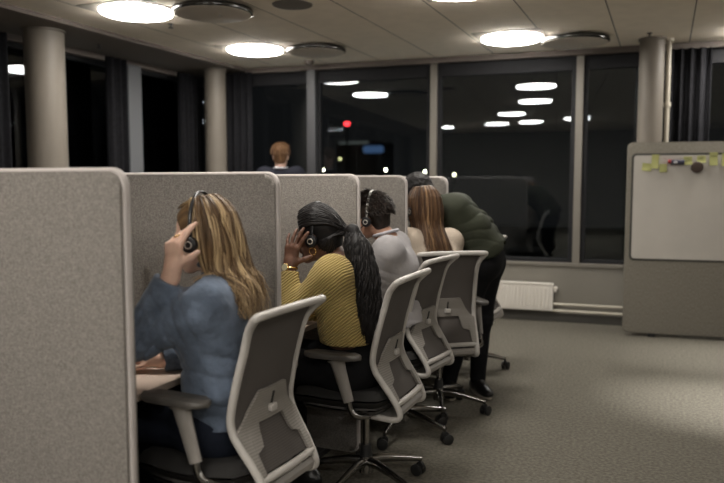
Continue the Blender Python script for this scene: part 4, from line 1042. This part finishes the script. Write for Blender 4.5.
bm = B(); nk = V3(-1.400, 3.67, 1.120); q = [tuple(nk+V3(.062*math.cos(a)-.008, .064*math.sin(a), .010+.018*math.cos(a))) for a in np.linspace(-2.6, 2.6, 26)]; tube(bm, q, .009, 8, flat=1.6); obj('collar', bm, M['white_cloth'], top, smooth=True)

# ---- 4: woman with straight chestnut hair
lk = unit((-.80, .60, -.12)); sd = unit((.60, .80, 0))
pc = V3(-1.30, 4.22, .59)
g = dict(label='seated woman with straight chestnut hair and cream top, seen from behind',
    pelvis=tuple(pc), waist=(-1.31, 4.23, .75), chest=(-1.325, 4.24, .93), neck=(-1.35, 4.26, 1.10), shl=tuple(V3(-1.34, 4.25, 1.045)-sd*.165), shr=tuple(V3(-1.34, 4.25, 1.035)+sd*.165),
    head=(-1.395, 4.29, 1.245), look=lk, wid=.17, dep=.095, skin='skin_fair', top='cream', topname='jumper', hem=(-1.30, 4.22, .64), hemn=(0, 0, -1), legs_m='black_cloth', loose=.014, vox=.0058,
    arms=[dict(el=(-1.55, 4.17, .80), wr=(-1.70, 4.30, .775), hd=(-1, .4, -.05), pn=(0, 0, -1), side=-1), dict(el=(-1.33, 4.48, .82), wr=(-1.55, 4.55, .775), hd=(-1, .2, -.05), pn=(0, 0, -1), side=1)],
    legs=[((-1.38, 4.16, .575), (-1.70, 4.34, .575), (-1.70, 4.34, .10), (-1, .6)), ((-1.30, 4.32, .575), (-1.60, 4.56, .575), (-1.62, 4.56, .10), (-1, .6))])
root, body, top, hc, R, inv, _ = person(g)
h = blob('hair', M['hair_chestnut'], root, inv, hc-.24, hc+.2, .006, lambda s: (cap_hair(s, hc, R, .006, .070), s.ell(hc+R@V3(-.06, 0, -.10), (.06, .078, .12), R, k=.04)))
strand_attr(h, .35, .2)
bk = -unit((lk[0], lk[1], 0))
def ends4(az, lay, r):
    return V3(-1.36, 4.26, 0)+bk*(.165+.03*lay)*(.6+.4*math.cos(az*.8))-sd*math.sin(az)*.125+V3(0, 0, .86+.09*r.random())
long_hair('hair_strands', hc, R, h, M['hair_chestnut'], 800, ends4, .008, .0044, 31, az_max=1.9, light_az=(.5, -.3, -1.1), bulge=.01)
headset(hc, R, 'headset on the woman with chestnut hair, its black cup at her cheek', rad=.104)

# ---- 5: man bending over in green
g = dict(label='man in an olive green shirt and black trousers bending far over the fourth booth desk',
    loc=(-1.13, 4.66, 0), pelvis=(-1.10, 4.655, .905), waist=(-1.165, 4.64, 1.085), chest=(-1.285, 4.61, 1.195), neck=(-1.46, 4.585, 1.27), shl=(-1.42, 4.435, 1.19), shr=(-1.47, 4.745, 1.19),
    head=(-1.522, 4.575, 1.338), look=(-.80, -.10, -.60), up=(-.5, 0, 1), wid=.185, dep=.118, skin='skin_dark', top='green', topname='shirt', hem=(-1.09, 4.66, .965), hemn=(.45, 0, -1), legs_m='black_cloth', loose=.016, fold=.016, wob=.003, vox=.006, hs=.93,
    arms=[dict(el=(-1.56, 4.42, .98), wr=(-1.66, 4.47, .775), hd=(-1, 0, -.1), pn=(0, 0, -1), side=-1), dict(el=(-1.62, 4.76, .96), wr=(-1.74, 4.70, .775), hd=(-1, 0, -.1), pn=(0, 0, -1), side=1)],
    legs=[((-1.08, 4.57, .88), (-1.20, 4.60, .50), (-1.29, 4.56, .10), (.3, -.85)), ((-1.07, 4.74, .88), (-1.11, 4.71, .49), (-1.12, 4.66, .10), (.55, -.7))], sole=True)
root, body, top, hc, R, inv, _ = person(g)
h = blob('hair', M['hair_black'], root, inv, hc-.2, hc+.2, .005, lambda s: (cap_hair(s, hc, R, .010, .075), s.wob(.003, 140, 2)))
strand_attr(h, .3, .2)

# ---- 6: man standing far behind the panels
fl = unit((-.35, 1, 0)); sd = unit((1, .35, 0)); bx = V3(-3.73, 6.63, .015)
g = dict(label='man in a dark suit with a white collar standing beyond the panels, seen from behind',
    pelvis=tuple(bx+V3(0, 0, .95)), waist=tuple(bx+V3(0, 0, 1.12)), chest=tuple(bx+V3(0, 0, 1.30)), neck=tuple(bx+V3(0, 0, 1.53)), shl=tuple(bx-sd*.18+V3(0, 0, 1.475)), shr=tuple(bx+sd*.18+V3(0, 0, 1.475)),
    head=tuple(bx+fl*.02+V3(0, 0, 1.665)), look=fl, wid=.20, dep=.115, skin='skin_fair', top='suit', topname='suit_jacket', hem=tuple(bx+V3(0, 0, .85)), hemn=(0, 0, -1), legs_m='suit', loose=.02, vox=.008, vox_c=.008,
    arms=[dict(el=bx-sd*.25+V3(0, 0, 1.14), wr=bx-sd*.25+fl*.12+V3(0, 0, .92), hd=(0, .3, -1), pn=sd, side=1), dict(el=bx+sd*.25+V3(0, 0, 1.14), wr=bx+sd*.25+fl*.12+V3(0, 0, .92), hd=(0, .3, -1), pn=-sd, side=-1)],
    legs=[(bx-sd*.09+V3(0, 0, .9), bx-sd*.10+V3(0, 0, .5), bx-sd*.10+V3(0, 0, .1), fl), (bx+sd*.09+V3(0, 0, .9), bx+sd*.10+V3(0, 0, .5), bx+sd*.10+V3(0, 0, .1), fl)])
root, body, top, hc, R, inv, _ = person(g)
h = blob('hair', M['hair_ginger'], root, inv, hc-.2, hc+.2, .006, lambda s: (cap_hair(s, hc, R, .003, .076)))
strand_attr(h, .5, .3)
short_hair(hc, R, h, M['hair_ginger'], 900, .022, 8, lift=.5, w=.0025, fwd=-.4)
bm = B(); nk = bx+V3(0, 0, 1.545); q = [tuple(nk+V3(.062*math.cos(a), .066*math.sin(a), 0)) for a in np.linspace(0, 2*PI, 26)[:-1]]; tube(bm, q, .012, 8, closed=True, flat=1.5); obj('collar', bm, M['white_cloth'], top, smooth=True)
#PEOPLE-END
#OUT-BEGIN
# ------------------------------------------------------------------ beyond the glass: the town at night
bm = B(); box(bm, -200, 120, 9.0, 220, -12.2, -12); box(bm, -200, -6, -60, 9, -12.2, -12); obj('ground_outside', bm, mat('night_ground', (.03, .03, .03), .9), kind='structure')
def street_lamp(x, y, z, s, col, label, r=.13):
    t = thing('street_lamp', label, 'street lamp', (x, y, -12), 0, 'street lamps of the town at night')
    bm = B(); tube(bm, [(0, 0, 0), (0, 0, 12+z)], .06, 8); obj('pole', bm, M['darkmetal'], t)
    bm = B(); bmesh.ops.create_uvsphere(bm, u_segments=12, v_segments=8, radius=r, matrix=Matrix.Translation((0, 0, 12+z))); obj('lamp_head', bm, emat('lamp_glow', col, s), t, smooth=True)
street_lamp(-39.0, 80, 2.95, 22, (1, .92, .68), 'pale street lamp glow just above the second panel, outside the back window')
street_lamp(-30.7, 80, 2.89, 30, (1, .95, .72), 'bright street lamp glow above the third panel, outside the back window')
street_lamp(-25.8, 80, 2.67, 24, (1, .93, .70), 'street lamp glow above the head of the bending man', )
street_lamp(-22.3, 80, 2.31, 18, (1, .9, .62), 'street lamp glow right of the farthest panel corner')
street_lamp(-42.1, 80, 3.03, 3, (.8, .9, .4), 'faint greenish lamp glow left of the grey window post')
street_lamp(-36.7, 80, 4.27, 5, (.9, .85, .4), 'dim yellow lamp glow low in the second back window')
t = thing('radio_mast', 'mast with a red warning light outside the second back window', 'mast', (-35.76, 80, -12))
bm = B(); tube(bm, [(0, 0, 0), (0, 0, 20.3)], .12, 8); obj('pole', bm, M['darkmetal'], t)
bm = B(); box(bm, -.34, .34, -.1, .1, 20.3, 20.7, .08); obj('warning_light', bm, emat('red_glow', (1, .04, .05), 7), t)
t = thing('office_block', 'distant building with rows of greenish lit windows, seen left of the far corner column', 'building', (-64, 80, -12))
bm = B(); box(bm, -7, 1.8, 0, 12, 0, 20.5); obj('facade', bm, mat('night_facade', (.05, .05, .05), .9), t)
em = emat('lit_window', (.75, .85, .35), .35); r = random.Random(4)
for i in range(9):
    for j in range(3):
        if (i*7+j*5) % 4 == 0: continue
        bm = B(); x = -6.3+i*.9; z = 15.6+j*1.5; box(bm, x, x+.5, -.05, .0, z, z+.75); obj('lit_window', bm, em, t)
# the dark office behind the camera, seen only as reflections
t = thing('meeting_table', 'table in the dark end of the office behind the viewer', 'table', (-2.4, -2.6, 0))
bm = B(); box(bm, -1.0, 1.0, -.4, .4, .71, .74, .005); obj('tabletop', bm, M['desk'], t)
for x in (-.9, .9):
    bm = B(); box(bm, x-.03, x+.03, -.35, .35, 0, .71); obj('leg', bm, M['white_metal'], t)
t = thing('distant_shop', 'dim low building with a blue lit sign outside the second back window', 'building', (-35, 84, -12))
bm = B(); box(bm, -4, 1.6, 0, 6, 0, 18.6); obj('facade', bm, mat('shop_facade', (.05, .05, .05), .9), t)
bm = B(); slab(bm, rrect(-.2, 2.5, 17.1, 18.0, .3, 5), -.3, -.1); obj('sign', bm, emat('blue_sign', (.16, .30, .62), .30), t)
bm = B(); box(bm, -3.6, .4, -.2, 0, 18.3, 18.6); obj('lit_strip', bm, emat('pale_strip', (.8, .85, .8), .09), t)
#OUT-END
